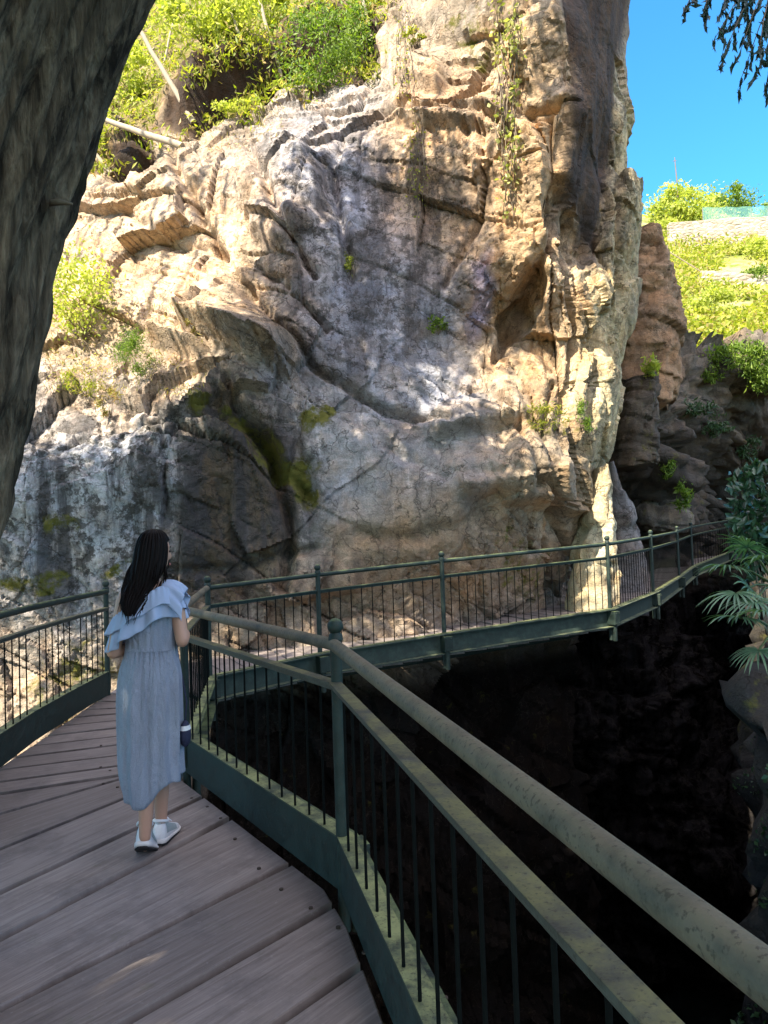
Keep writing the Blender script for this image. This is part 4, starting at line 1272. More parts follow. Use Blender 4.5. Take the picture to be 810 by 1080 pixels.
for i in range(0, 24, 4):
    a = W(xs[i], 241, 46.25); mb = MB(); mb.tube([a - Vector((0, 0, .2)), a + Vector((0, 0, 1.35))], .035, 6); mb.build('post', M_twig, root)
p = W(714, 192, 52); mb = MB(); mb.tube([p - Vector((0, 0, 1.2)), p, W(711.5, 166, 52)], [.06, .05, .03], 6)
mb.tube([W(709.5, 170, 52), W(713.5, 169.5, 52)], .025, 5)
tag(mb.build('mast', M_twig), 'thin dark mast rising above the skyline bush', 'mast')
mb = MB(); mb.tube([W(700, 262, 40), W(745, 290, 37)], .03, 6); mb.tube([W(704, 262, 40) - Vector((0, 0, .6)), W(704, 258, 40)], .035, 6)
tag(mb.build('guard_rail', M_twig), 'thin sloping rail on the terrace beside the brown pillar', 'rail')

# ferns and plants on the shaded far wall
for (x, y, rx, ry, n, lab, mt) in ((772, 372, 34, 16, 900, 'broad green fern bank on top of the shaded far wall', M_leaf_mid), (800, 394, 18, 16, 500, 'dark green fern at the right edge of the shaded wall', M_leaf_mid),
        (716, 520, 9, 15, 220, 'bright green fern growing beside the grey boulder', M_leaf_mid), (702, 494, 7, 9, 120, 'small light green fern above the grey boulder', M_leaf_mid), (735, 430, 20, 10, 300, 'thin dark plant hanging on the shaded far wall', M_leaf_dark),
        (790, 372, 24, 22, 700, 'dense green bush spilling over the shaded far wall at the right edge', M_leaf_mid), (745, 392, 14, 12, 300, 'small leafy plant in a crack near the top of the shaded wall', M_leaf_mid), (752, 450, 16, 9, 260, 'dim green plant on the second ledge of the shaded wall', M_leaf_dark), (788, 470, 16, 12, 300, 'dark leafy tuft above the glossy shrub on the shaded wall', M_leaf_dark),
        (683, 384, 9, 14, 200, 'small sunlit plant at the foot of the brown pillar', M_leaf_bright)):
    h, n_ = hit(x, y + ry * .6, GWB)
    if h is None: h = W(x, y, 17)
    if x in (716, 702): h = W(x, y + ry * .6, 15.9)
    if x == 683: h = W(x, y + ry * .6, 14.2)
    a, b_ = pxr(h, rx), pxr(h, ry)
    bush('fern', lab, 'fern', h + Vector((0, -.15, b_ * .3)), (a * .8, .25, b_ * .8), n, .16, mt, 10, aspect=.25, droop=.5, base=h)

# ================================================================== RIGHT BANK PLANTS
def fan_frond(hub, axis, n, L, root, base):
    axis = axis.normalized()
    side = axis.cross(Vector((0, 0, 1))).normalized(); up = side.cross(axis).normalized()
    tilt = random.uniform(-.5, .3)
    V = []; Fc = []; col = []
    for i in range(n):
        a = RAD(-125 + 250 * i / (n - 1) + random.uniform(-4, 4))
        d = (axis * math.cos(a) + side * math.sin(a)).normalized()
        l = L * (1 - .25 * (abs(a) / 2.2) ** 2) * random.uniform(.85, 1.08); wd = L * .032
        s_ = d.cross(up).normalized()
        r_ = random.random(); o = len(V)
        for k in range(6):
            f_ = k / 5
            p = hub + d * l * f_ + up * (.06 * L * math.sin(f_ * 2.2)) - Vector((0, 0, 1)) * L * .34 * f_ ** 2.6 * (.6 + .6 * r_)
            w_ = wd * (.35 + 1.3 * f_ * (1 - f_) * 2) * (1 if k < 5 else .12)
            V += [p - s_ * w_ + up * w_ * .45, p, p + s_ * w_ + up * w_ * .45]; col += [(r_, r_, 0)] * 3
        for k in range(5):
            for j in range(2):
                Fc.append((o + k * 3 + j, o + k * 3 + j + 1, o + k * 3 + 3 + j + 1, o + k * 3 + 3 + j))
    f = obj('frond', mesh_np('frond', V, Fc, M_palm, True, {'rnd': np.array(col)}), root)
    mb = MB(); mid = (hub + base) * .5 + Vector((0, 0, .04)); mb.tube([base, mid, hub], [.012, .009, .007], 6)
    mb.build('petiole', M_palm_stem, f, smooth=True)
M_palm_stem = leaf_material('palm_stem', (.06, .09, .03), (.06, .09, .03), 0.0)


def palm(label, c, hubs, L, h, n=22):
    root = thing('palm_plant', label, 'palm', tuple(c - Vector((0, 0, h))), 'palms on the right bank')
    mb = MB(); mb.tube([c - Vector((0, 0, h)), c - Vector((.02, 0, h * .5)), c], [.06, .055, .045], 10); mb.build('trunk', M_bark, root, smooth=True)
    for hx_ in hubs:
        fan_frond(hx_, (hx_ - c).normalized() + Vector((0, 0, -.15)), n, L * random.uniform(.9, 1.1), root, c)
PY = 5.7
c0 = W(818, 618, PY + .2)
palm('fan palm with pale green fronds hanging over the dark gorge', c0, [W(768, 598, PY), W(788, 578, PY + .1), W(776, 626, PY - .3), W(806, 590, PY - .2), W(796, 634, PY - .45)], .28, .35)
c1 = W(822, 668, PY - .3)
palm('lower fan palm under the pale one, at the right edge', c1, [W(780, 652, PY - .5), W(806, 646, PY - .7), W(800, 686, PY - .6), W(790, 622, PY - .2)], .25, .3)
h = W(812, 560, 6.3)
bush('shrub', 'glossy leaved shrub behind the fan palms on the right bank', 'shrub', h, (.30, .3, .48), 900, .11, M_leaf_glossy, 26, .16, stems=7, droop=.5, base=W(815, 690, 6.2), aspect=.42)
h = W(806, 503, 6.2)
bush('shrub', 'spray of glossy leaves reaching over the end of the walkway', 'shrub', h, (.24, .25, .13), 260, .11, M_leaf_glossy, 12, .16, stems=4, droop=.5, base=W(835, 560, 6.3), aspect=.42)
# moss and small plants on the near right rock
C_ = []
for x, y in RNG.uniform([755, 770], [830, 1080], size=(1800, 2)):
    h, n_ = hit(x, y, RBB)
    if h is None or h.y > 9 or perlin(np.array([[h.x * 1.5, h.y * 1.5, h.z * 1.5]]), 97)[0] < .0: continue
    C_.append(tuple(h + n_ * random.uniform(-.02, .05)))
if C_:
    tag(obj('ground_ivy', leaves_np('ground_ivy', np.array(C_), .055, M_leaf_dark, .7)), 'dark green ground ivy on the mossy rock at the lower right', 'ground cover', kind='stuff')

# conifer whose drooping branch enters the sky corner
ct = thing('conifer_tree', 'dark conifer whose drooping branch hangs into the blue sky at the top right corner', 'tree', (4.6, 5.2, .2))
mb = MB(); mb.tube([(4.6, 5.2, -.2), (4.55, 5.1, 2.5), (4.5, 5.0, 5), (4.5, 5.0, 8.5)], [.2, .17, .13, .04], 12); mb.build('trunk', M_bark, ct, smooth=True)
BY = 4.2
mb = MB(); br = [Vector((4.5, 5.0, 5.3)), W(900, -70, 4.6), W(840, -40, BY), W(800, -22, BY), W(760, -12, BY - .1), W(722, -4, BY - .15)]
mb.tube(br, [.05, .035, .02, .012, .008, .004], 8)
C_ = []; D_ = []
def needles(p, d, n, ln):
    for _ in range(n):
        t_ = random.random()
        C_.append(tuple(p + d * t_ * ln)); v_ = d * 1.0 + Vector((random.gauss(0, .35), random.gauss(0, .35), random.gauss(-.15, .3)))
        D_.append(tuple(v_))
for (x0, y0, x1, y1) in ((735, -8, 722, 12), (750, -10, 742, 18), (795, -20, 752, 44), (800, -20, 762, 62), (812, -25, 778, 62), (822, -20, 780, 88), (835, -10, 796, 84), (840, 0, 806, 96), (815, -20, 770, 30), (845, 20, 812, 80), (770, -14, 764, 8), (785, -20, 790, 40), (810, 0, 800, 60)):
    a = W(x0, y0, BY); b_ = W(x1, y1, BY - random.uniform(0, .3)); mid = (a + b_) * .5 + Vector((0, 0, .03))
    mb.tube([a, mid, b_], [.004, .003, .0015], 5)
    for k in range(7):
        p = a + (b_ - a) * (k / 7 + .1); d = ((b_ - a).normalized() + Vector((random.gauss(0, .35), random.gauss(0, .3), -.35))).normalized()
        needles(p, d, 10, .11)
mb.build('branch', M_twig, ct, smooth=True)
o1 = leaves_np('needles', np.array(C_), .075, M_needle, .24, dirs=np.array(D_))
obj('needles', o1, ct)
C_ = RNG.normal(size=(5000, 3)) * np.array([.7, .7, 1.3]) + np.array([5.2, 5.2, 6.6])
C_ = C_[outside(C_, 20)]
obj('unseen_crown', leaves_np('unseen_crown', C_, .14, M_needle, .2, droop=.8), ct)
# ================================================================== WOMAN
PB = G(157, 905)
YAW = RAD(6)
woman = thing('person', 'woman in a long light blue dress walking away along the wooden walkway, head turned right', 'person', (PB.x, PB.y, 0))
WS = 1.045
woman.scale = (WS * .88, WS * .94, WS)
woman.rotation_euler = (0, RAD(2.0), YAW)
SC = PB.y / F              # metres per photo pixel at her distance


def wl(px_, py_):          # local x, z from the photograph's pixel
    return (px_ - 157) * SC, (905 - py_) * SC


def wobj(name, me, parent=None):
    o = bpy.data.objects.new(name, me); COL.objects.link(o)
    o.parent = parent or woman
    return o


m = NT('skin')
M_skin = NT('skin'); M_skin = M_skin.done(M_skin.mix((.40, .22, .15), (.50, .29, .20), M_skin.noise(M_skin.coords(), 12, 4)), .5, spec=.35)
m = NT('blue_cotton'); Pm = m.coords()
wv1 = m.noise(Pm, 260, 2); wr = m.noise(m.coords((1, 1, .35)), 16, 6, .65, 1.2)
c = m.mix((.22, .25, .315), (.32, .355, .425), m.noise(Pm, 9, 5))
c = m.mix(c, m.ramp(wv1, [(.3, .85), (.7, 1.1)]), 1.0, 'MULTIPLY')
M_dress = m.done(c, .85, m.bump(m.math('ADD', m.math('MULTIPLY', wr, 1.0), m.math('MULTIPLY', wv1, .08)), .9, .03), spec=.15)
m = NT('pale_blue_ruffle'); Pm = m.coords()
M_ruf = m.done(m.mix((.34, .42, .58), (.44, .52, .68), m.noise(Pm, 14, 5)), .85, m.bump(m.noise(Pm, 22, 6), .4, .01), spec=.15, trans=((.4, .5, .7, 1), .15))
m = NT('dark_hair')
st = m.noise(m.coords((60, 60, 2.2)), 1.0, 5, .6)
M_hair = m.done(m.mix((.002, .0015, .0015), (.009, .005, .004), st), m.ramp(st, [(.3, .5), (.7, .65)]), m.bump(st, .4, .004), spec=.10)
M_shoe = NT('white_shoe'); M_shoe = M_shoe.done(M_shoe.mix((.55, .56, .57), (.70, .71, .72), M_shoe.noise(M_shoe.coords(), 60, 3)), .7)
M_mesh = NT('grey_shoe_mesh'); M_mesh = M_mesh.done(M_mesh.mix((.22, .27, .27), (.36, .42, .42), M_mesh.noise(M_mesh.coords(), 120, 3)), .8)
M_sole = NT('shoe_sole'); M_sole = M_sole.done((.62, .60, .58), .6)
M_out = NT('shoe_outsole'); M_out = M_out.done((.018, .018, .02), .7)
M_eye = NT('eye_dark'); M_eye = M_eye.done((.02, .012, .01), .2)
M_lip = NT('lips'); M_lip = M_lip.done((.42, .14, .12), .45)

# ---- body: skinned skeleton + shaped head, fused into one continuous surface
V = {}; E = []; Rr = {}
def J(n, p, r, frm=None):
    V[n] = Vector(p); Rr[n] = r
    if frm: E.append((frm, n))
J('pelvis', (.0, 0, .90), .125)
J('waist', (.0, .0, 1.0), .105, 'pelvis'); J('chest', (-.012, .0, 1.14), .115, 'waist'); J('upper', (-.012, -.005, 1.24), .095, 'chest')
J('neck0', (-.008, .0, 1.315), .05, 'upper'); J('neck1', (-.002, .014, 1.375), .043, 'neck0'); J('skull', (.0, .022, 1.43), .05, 'neck1')
J('rs', (.122, .0, 1.238), .043, 'upper'); J('re', (.172, -.045, 1.035), .036, 'rs'); J('rf', (.165, .05, 1.045), .032, 're'); J('rw', (.115, .165, 1.085), .023, 'rf')
J('ls', (-.146, .0, 1.225), .043, 'upper'); J('le', (-.192, -.035, .985), .036, 'ls'); J('lf', (-.165, .05, .975), .032, 'le'); J('lw', (-.075, .165, 1.02), .023, 'lf')
LA = (G(148, 915) - PB) / WS; RA = (G(169, 893) - PB) / WS; LA.x /= .88; RA.x /= .88
rotm = Matrix.Rotation(-YAW, 3, 'Z')
LA = rotm @ LA; RA = rotm @ RA
J('lh', (-.070, .01, .84), .075, 'pelvis'); J('lk', (-.055, .05, .48), .052, 'lh'); J('lc', (LA.x + .012, LA.y + .055, .30), .044, 'lk'); J('la', (LA.x + .01, LA.y + .035, .125), .030, 'lc')
J('rh', (.070, .01, .84), .075, 'pelvis'); J('rk', (.065, .08, .48), .052, 'rh'); J('rc', (RA.x, RA.y + .02, .30), .046, 'rk'); J('ra', (RA.x, RA.y + .035, .105), .030, 'rc')
J('lfo', (LA.x - .005, LA.y + .12, .05), .028, 'la'); J('rfo', (RA.x + .01, RA.y + .13, .04), .028, 'ra')
for sd_, wname, dr in (('r', 'rw', Vector((-.7, .62, .12))), ('l', 'lw', Vector((.75, .55, .15)))):
    w0 = V[wname]; dr = dr.normalized(); sv = dr.cross(Vector((0, 0, 1))).normalized(); uv_ = sv.cross(dr)
    J(sd_ + 'palm', w0 + dr * .055, .022, wname)
    for i, ln in enumerate((.066, .074, .070, .055)):
        k0 = w0 + dr * .082 + uv_ * (.024 - .016 * i)
        J(f'{sd_}k{i}', k0, .0095, sd_ + 'palm'); J(f'{sd_}m{i}', k0 + dr * ln * .5 + sv * .012 * (1 if sd_ == 'r' else -1), .008, f'{sd_}k{i}')
        J(f'{sd_}t{i}', k0 + dr * ln * .85 + sv * .036 * (1 if sd_ == 'r' else -1), .0065, f'{sd_}m{i}')
    k0 = w0 + dr * .035 + uv_ * .026
    J(f'{sd_}th0', k0, .011, sd_ + 'palm'); J(f'{sd_}th1', k0 + dr * .03 + uv_ * .022, .009, f'{sd_}th0'); J(f'{sd_}th2', k0 + dr * .055 + uv_ * .028, .007, f'{sd_}th1')
hb0 = MB()
for a_, b_ in E:
    A_, B_ = V[a_], V[b_]; n_ = 6
    if a_ in ('pelvis', 'waist', 'chest', 'upper') and b_ in ('waist', 'chest', 'upper'): continue
    hb0.tube([A_ * (1 - k / n_) + B_ * (k / n_) for k in range(n_ + 1)], [Rr[a_] * (1 - k / n_) + Rr[b_] * (k / n_) for k in range(n_ + 1)] if a_ not in ('upper', 'pelvis') else [Rr[b_]] * (n_ + 1), 14)
for nme in V:
    if nme not in ('pelvis', 'waist', 'chest', 'upper'): hb0.ball(tuple(V[nme]), Rr[nme] * .99, 14)
tz = [(.80, .0, .0, .10, .07), (.84, 0, -.00, .130, .085), (.90, .0, -.002, .134, .092), (.97, .0, .0, .118, .082), (1.02, -.002, .0, .115, .082), (1.10, -.008, .0, .122, .088), (1.18, -.012, .0, .134, .092), (1.22, -.012, -.004, .136, .082), (1.255, -.011, -.004, .112, .066), (1.29, -.009, .0, .068, .052), (1.33, -.008, .004, .045, .045)]
tq = []; nn_ = 36
for z, cx, cy, rx, ry in tz:
    for k in range(nn_): tq.append((cx + rx * math.cos(2 * math.pi * k / nn_), cy + ry * math.sin(2 * math.pi * k / nn_), z))
hb0.add(tq, [(i * nn_ + k, i * nn_ + (k + 1) % nn_, (i + 1) * nn_ + (k + 1) % nn_, (i + 1) * nn_ + k) for i in range(len(tz) - 1) for k in range(nn_)] + [tuple(range(nn_ - 1, -1, -1)), tuple(range((len(tz) - 1) * nn_, len(tz) * nn_))])
bm = bmesh.new(); mt = hb0.me('h', None); bm.from_mesh(mt); bpy.data.meshes.remove(mt)
# head, turned to the right
HT = RAD(-52)
HM = Matrix.Translation((.0, .028, 1.452)) @ Matrix.Rotation(HT, 4, 'Z')
nU, nV = 40, 48
hv = []
for i in range(nU + 1):
    ph_ = math.pi * i / nU
    for j in range(nV):
        th = 2 * math.pi * j / nV
        x = math.sin(ph_) * math.sin(th); y = math.sin(ph_) * math.cos(th); z = math.cos(ph_)    # +y is the face
        X_, Y_, Z_ = x * .071, y * .088, z * .106
        if z < 0: X_ *= 1 - .26 * (-z) ** 1.5; Y_ *= 1 - .12 * (-z); Y_ += .012 * (-z) * (1 if y > 0 else .2)
        if y > 0:
            fx_ = X_ / .071; fz_ = Z_ / .106
            nose = math.exp(-(fx_ / .16) ** 2) * math.exp(-((fz_ + .22) / .17) ** 2) * .020 + math.exp(-(fx_ / .12) ** 2) * math.exp(-((fz_ - .02) / .2) ** 2) * .007
            sock = -.007 * (math.exp(-((abs(fx_) - .42) / .2) ** 2) * math.exp(-((fz_ - .02) / .12) ** 2))
            lips = .006 * math.exp(-(fx_ / .3) ** 2) * (math.exp(-((fz_ + .52) / .07) ** 2) + .9 * math.exp(-((fz_ + .64) / .06) ** 2))
            chin = .006 * math.exp(-(fx_ / .3) ** 2) * math.exp(-((fz_ + .9) / .1) ** 2)
            Y_ += (nose + sock + lips + chin) * min(1, y * 2)
        hv.append(HM @ Vector((X_, Y_, Z_)))
hb_ = MB(); hb_.add(hv, [(i * nV + j, (i + 1) * nV + j, (i + 1) * nV + (j + 1) % nV, i * nV + (j + 1) % nV) for i in range(nU) for j in range(nV)])
for sx in (-1, 1):      # ears
    hb_.tube([HM @ Vector((sx * .068, -.005, -.030)), HM @ Vector((sx * .078, -.012, -.012)), HM @ Vector((sx * .082, -.018, .012)), HM @ Vector((sx * .074, -.008, .024))], [.008, .009, .010, .006], 8)
mt = hb_.me('h', None); bm.from_mesh(mt); bpy.data.meshes.remove(mt)
bmesh.ops.recalc_face_normals(bm, faces=bm.faces)
tmp = bpy.data.meshes.new('body'); bm.to_mesh(tmp); bm.free()
to = bpy.data.objects.new('body', tmp); COL.objects.link(to)
rm = to.modifiers.new('r', 'REMESH'); rm.mode = 'VOXEL'; rm.voxel_size = .0045; rm.use_smooth_shade = True
sm_ = to.modifiers.new('sm', 'SMOOTH'); sm_.factor = .5; sm_.iterations = 3
dg = bpy.context.evaluated_depsgraph_get()
bme = bpy.data.meshes.new_from_object(to.evaluated_get(dg)); bme.name = 'body'
bpy.data.objects.remove(to)
bme.materials.clear(); bme.materials.append(M_skin)
bme.polygons.foreach_set('use_smooth', np.ones(len(bme.polygons), bool))
wobj('body', bme)
for sx in (-1, 1):
    mb = MB(); c_ = HM @ Vector((sx * .030, .0755, .004)); mb.ball(c_, .0085, 12, .7); wobj('eye', mb.me('eye', M_eye, smooth=True))
    mb = MB(); mb.tube([HM @ Vector((sx * .014, .087, .022)), HM @ Vector((sx * .030, .083, .027)), HM @ Vector((sx * .046, .071, .022))], [.002, .003, .0015], 6); wobj('eyebrow', mb.me('eyebrow', M_hair, smooth=True))
mb = MB(); mb.tube([HM @ Vector((-.02, .086, -.062)), HM @ Vector((0, .096, -.060)), HM @ Vector((.02, .086, -.062))], [.002, .0055, .002], 8); wobj('mouth', mb.me('mouth', M_lip, smooth=True))

# ---- dress (open lofted cloth, folds deepen towards the hem)
def loft(name, rings, n, mat, fold=None, hem=None, thick=.004, parent=None, closed=True, nsub=6):
    rg = np.array(rings, float); tt = np.linspace(0, len(rg) - 1, (len(rg) - 1) * nsub + 1)
    r = np.stack([np.interp(tt, np.arange(len(rg)), rg[:, k]) for k in range(rg.shape[1])], 1)
    for _ in range(nsub): r[1:-1] = .25 * r[:-2] + .5 * r[1:-1] + .25 * r[2:]
    a = np.linspace(0, 2 * np.pi, n, endpoint=False); V_ = []
    for i, (z, cx, cy, rx, ry) in enumerate(r):
        f_ = i / (len(r) - 1)
        k = fold(a, f_) if fold else np.zeros(n)
        zz_ = np.full(n, z) + (hem(a, f_) if hem else 0)
        V_.append(np.stack([cx + (rx + k) * np.cos(a), cy + (ry + k) * np.sin(a), zz_], 1))
    me_ = mesh_np(name, np.concatenate(V_), gridfaces(len(r), n, True), mat)
    o = wobj(name, me_, parent)
    if thick:
        sd = o.modifiers.new('t', 'SOLIDIFY'); sd.thickness = thick; sd.offset = 1
    return o
PHS = RNG.uniform(0, 6.28, 8)
def skfold(a, f_):
    g = (.35 + .65 * min(1, f_ * 1.6))
    top_ = .006 * np.sin(34 * a + PHS[0]) * math.exp(-f_ * 5) + .004 * np.sin(51 * a + PHS[5]) * math.exp(-f_ * 6)
    return top_ + g * (.010 * np.sin(5 * a + PHS[1] + 1.2 * f_ + .9 * np.sin(2 * a)) + .007 * np.sin(9 * a + PHS[2] - 1.6 * f_ + 1.1 * np.sin(3 * a + 1)) + .004 * np.sin(17 * a + PHS[3] + 3 * f_ + np.sin(4 * a))) * min(1, .25 + f_ * 2.2) 
def skhem(a, f_):
    # rear left panel hangs lower than the rest
    low = np.exp(-((np.angle(np.exp(1j * (a - RAD(245)))) / .85) ** 2))
    side = np.exp(-((np.angle(np.exp(1j * (a - RAD(180)))) / .5) ** 2))
    return (-.115 * low - .035 * side + .012 * np.sin(5 * a)) * f_ ** 3
loft('skirt', [(1.002, -.002, 0, .128, .095), (.95, .0, .0, .142, .108), (.88, .0, .0, .160, .124), (.76, -.004, .01, .166, .140), (.60, -.002, .03, .163, .148), (.44, .0, .04, .163, .155), (.375, .012, .042, .158, .152)], 220, M_dress, skfold, skhem)
loft('bodice', [(.985, -.002, 0, .131, .098), (1.01, -.002, 0, .128, .094), (1.08, -.006, 0, .132, .100), (1.15, -.010, .0, .138, .106), (1.205, -.012, .0, .136, .102)], 120, M_dress,
     lambda a, f_: .002 * np.sin(23 * a), lambda a, f_: .045 * np.cos(a) * f_)
# ruffle: tilted loop from the right shoulder to below the bare left shoulder, two layers
def ruffle(name, drop_l, drop_r, flare, zoff, ph, nw, amp, grow=0.0):
    n, rows = 260, 16
    a = np.linspace(0, 2 * np.pi, n, endpoint=False); V_ = []
    cx, rx, ry = -.026, .164 + grow, .108 + grow
    x0 = cx + rx * np.cos(a); y0 = ry * np.sin(a)
    zt_ = 1.222 + (x0 - cx) * .58 - 1.9 * np.maximum(0, x0 - cx - .085) ** 1.3 + zoff + .020 * (np.sin(a) < 0) * np.abs(np.sin(a)) - .01 * np.abs(np.sin(a))
    dr = drop_l + (drop_r - drop_l) * (np.cos(a) + 1) / 2
    for i in range(rows):
        f_ = i / (rows - 1)
        wv_ = amp * f_ * (np.sin(nw * a + ph + .8 * np.sin(2 * a + ph)) + .6 * np.sin(round(1.7 * nw) * a + ph * 2.1)) + .004 * np.sin(40 * a + ph) * math.exp(-f_ * 3)
        k = flare * f_ ** .8 + wv_
        V_.append(np.stack([cx + (rx + k) * np.cos(a), (ry + k) * np.sin(a), zt_ - dr * f_ + .35 * wv_], 1))
    o = wobj(name, mesh_np(name, np.concatenate(V_), gridfaces(rows, n, True), M_ruf))
    sd = o.modifiers.new('t', 'SOLIDIFY'); sd.thickness = .003
    return o
ruffle('ruffle', .160, .120, .036, .0, .7, 9, .015)
ruffle('ruffle', .085, .080, .030, .012, 2.1, 7, .012, .008)
# frilled cap over the right shoulder
gu, gv = np.meshgrid(np.linspace(-1, 1, 46), np.linspace(0, 1, 20))
wav = .010 * np.sin(13 * gu + .6) * gv + .006 * np.sin(23 * gu) * gv
rr2 = .098 + .026 * gv + wav
Xc = .062 + .118 * gv ** .9 + .5 * wav
Yc = rr2 * np.sin(gu * 1.45)
Zc = 1.206 + (rr2 + .012) * np.cos(gu * 1.45) * (1 - .16 * gv) - .058 * gv ** 2 - .03 * gv * np.abs(gu) ** 3
cap = wobj('ruffle', mesh_np('ruffle', np.stack([Xc, Yc, Zc], -1).reshape(-1, 3), gridfaces(20, 46), M_ruf))
sd = cap.modifiers.new('t', 'SOLIDIFY'); sd.thickness = .003

# ---- hair
n = 150
a = np.linspace(0, 2 * np.pi, n, endpoint=False)
face = RAD(90) + HT
rings = [(1.566, .0, .02, .004, .004), (1.560, .0, .02, .035, .042), (1.545, .0, .018, .060, .072), (1.515, .0, .016, .081, .094), (1.475, -.002, .014, .091, .104), (1.43, -.006, .006, .094, .102), (1.385, -.012, -.008, .095, .094), (1.34, -.020, -.024, .094, .082),
         (1.29, -.034, -.045, .094, .066), (1.24, -.050, -.078, .088, .052), (1.19, -.064, -.106, .072, .042), (1.14, -.072, -.132, .050, .026), (1.095, -.072, -.146, .024, .012)]
rg = np.array(rings); tt = np.linspace(0, len(rg) - 1, 90); rr_ = np.stack([np.interp(tt, np.arange(len(rg)), rg[:, k]) for k in range(5)], 1)
for _ in range(5): rr_[2:-1] = .25 * rr_[1:-2] + .5 * rr_[2:-1] + .25 * rr_[3:]
V_ = []
rr_[:, 0] = np.where(rr_[:, 0] < 1.30, 1.30 - (1.30 - rr_[:, 0]) * .68, rr_[:, 0])
for z, cx, cy, rx, ry in rr_:
    da = np.abs(np.angle(np.exp(1j * (a - face))))
    open_ = (1 - sstep(.62, .95, da)) * sstep(1.512, 1.495, z) * sstep(1.20, 1.25, z)
    lock = .0035 * np.sin(31 * a + 4 * z) + .0025 * np.sin(53 * a - 9 * z)
    k = 1 - .42 * open_
    low = sstep(1.40, 1.28, z)
    shr = 1 - .35 * low * (1 - sstep(.9, 1.7, da))
    V_.append(np.stack([cx + (rx + lock) * np.cos(a) * k * shr, cy + (ry + lock) * np.sin(a) * k * shr, np.full(n, z)], 1))
hme = MB()
hairo = wobj('hair', mesh_np('hair', np.concatenate(V_), gridfaces(90, n, True), M_hair))
mb = MB()
for i in range(70):     # loose locks along the ends
    aa = random.uniform(math.pi * .85, math.pi * 2.05); z = random.uniform(1.20, 1.42)
    k = np.interp(-z, -rr_[:, 0], np.arange(90)); q_ = rr_[int(k)]
    p0 = Vector((q_[1] + q_[3] * math.cos(aa), q_[2] + q_[4] * math.sin(aa), z))
    ln = random.uniform(.05, .10); q2 = rr_[min(89, int(np.interp(-(z - ln * .6), -rr_[:, 0], np.arange(90))))]
    p1 = Vector((q2[1] + (q2[3] + .004) * math.cos(aa), q2[2] + (q2[4] + .006) * math.sin(aa), z - ln * .6))
    p2 = p1 + Vector(((p1.x + .06) * -.15 + random.gauss(0, .010), random.gauss(-.016, .006), -ln * .45))
    mb.tube([p0, (p0 + p1) * .5 + Vector((0, -.004, 0)), p1, p2], [.002, .0032, .0026, .0006], 6)
for i in range(16):      # strands falling in front of the left shoulder
    x = random.uniform(-.135, -.09)
    mb.tube([Vector((-.085, .0, 1.44)), Vector((x * .95, -.03, 1.36)), Vector((x - .015, -.055, 1.28)), Vector((x - .02 + random.gauss(0, .01), -.07, 1.17 + random.uniform(0, .06)))], [.004, .006, .005, .0012], 6)
for i in range(8):       # strands over the right shoulder blade
    mb.tube([Vector((.072, -.02, 1.43)), Vector((.078, -.04, 1.38)), Vector((.088 + random.uniform(-.02, .01), -.06, 1.335 - random.uniform(0, .03)))], [.005, .006, .0012], 6)
wobj('hair_strands', mb.me('hair_strands', M_hair, smooth=True), hairo)

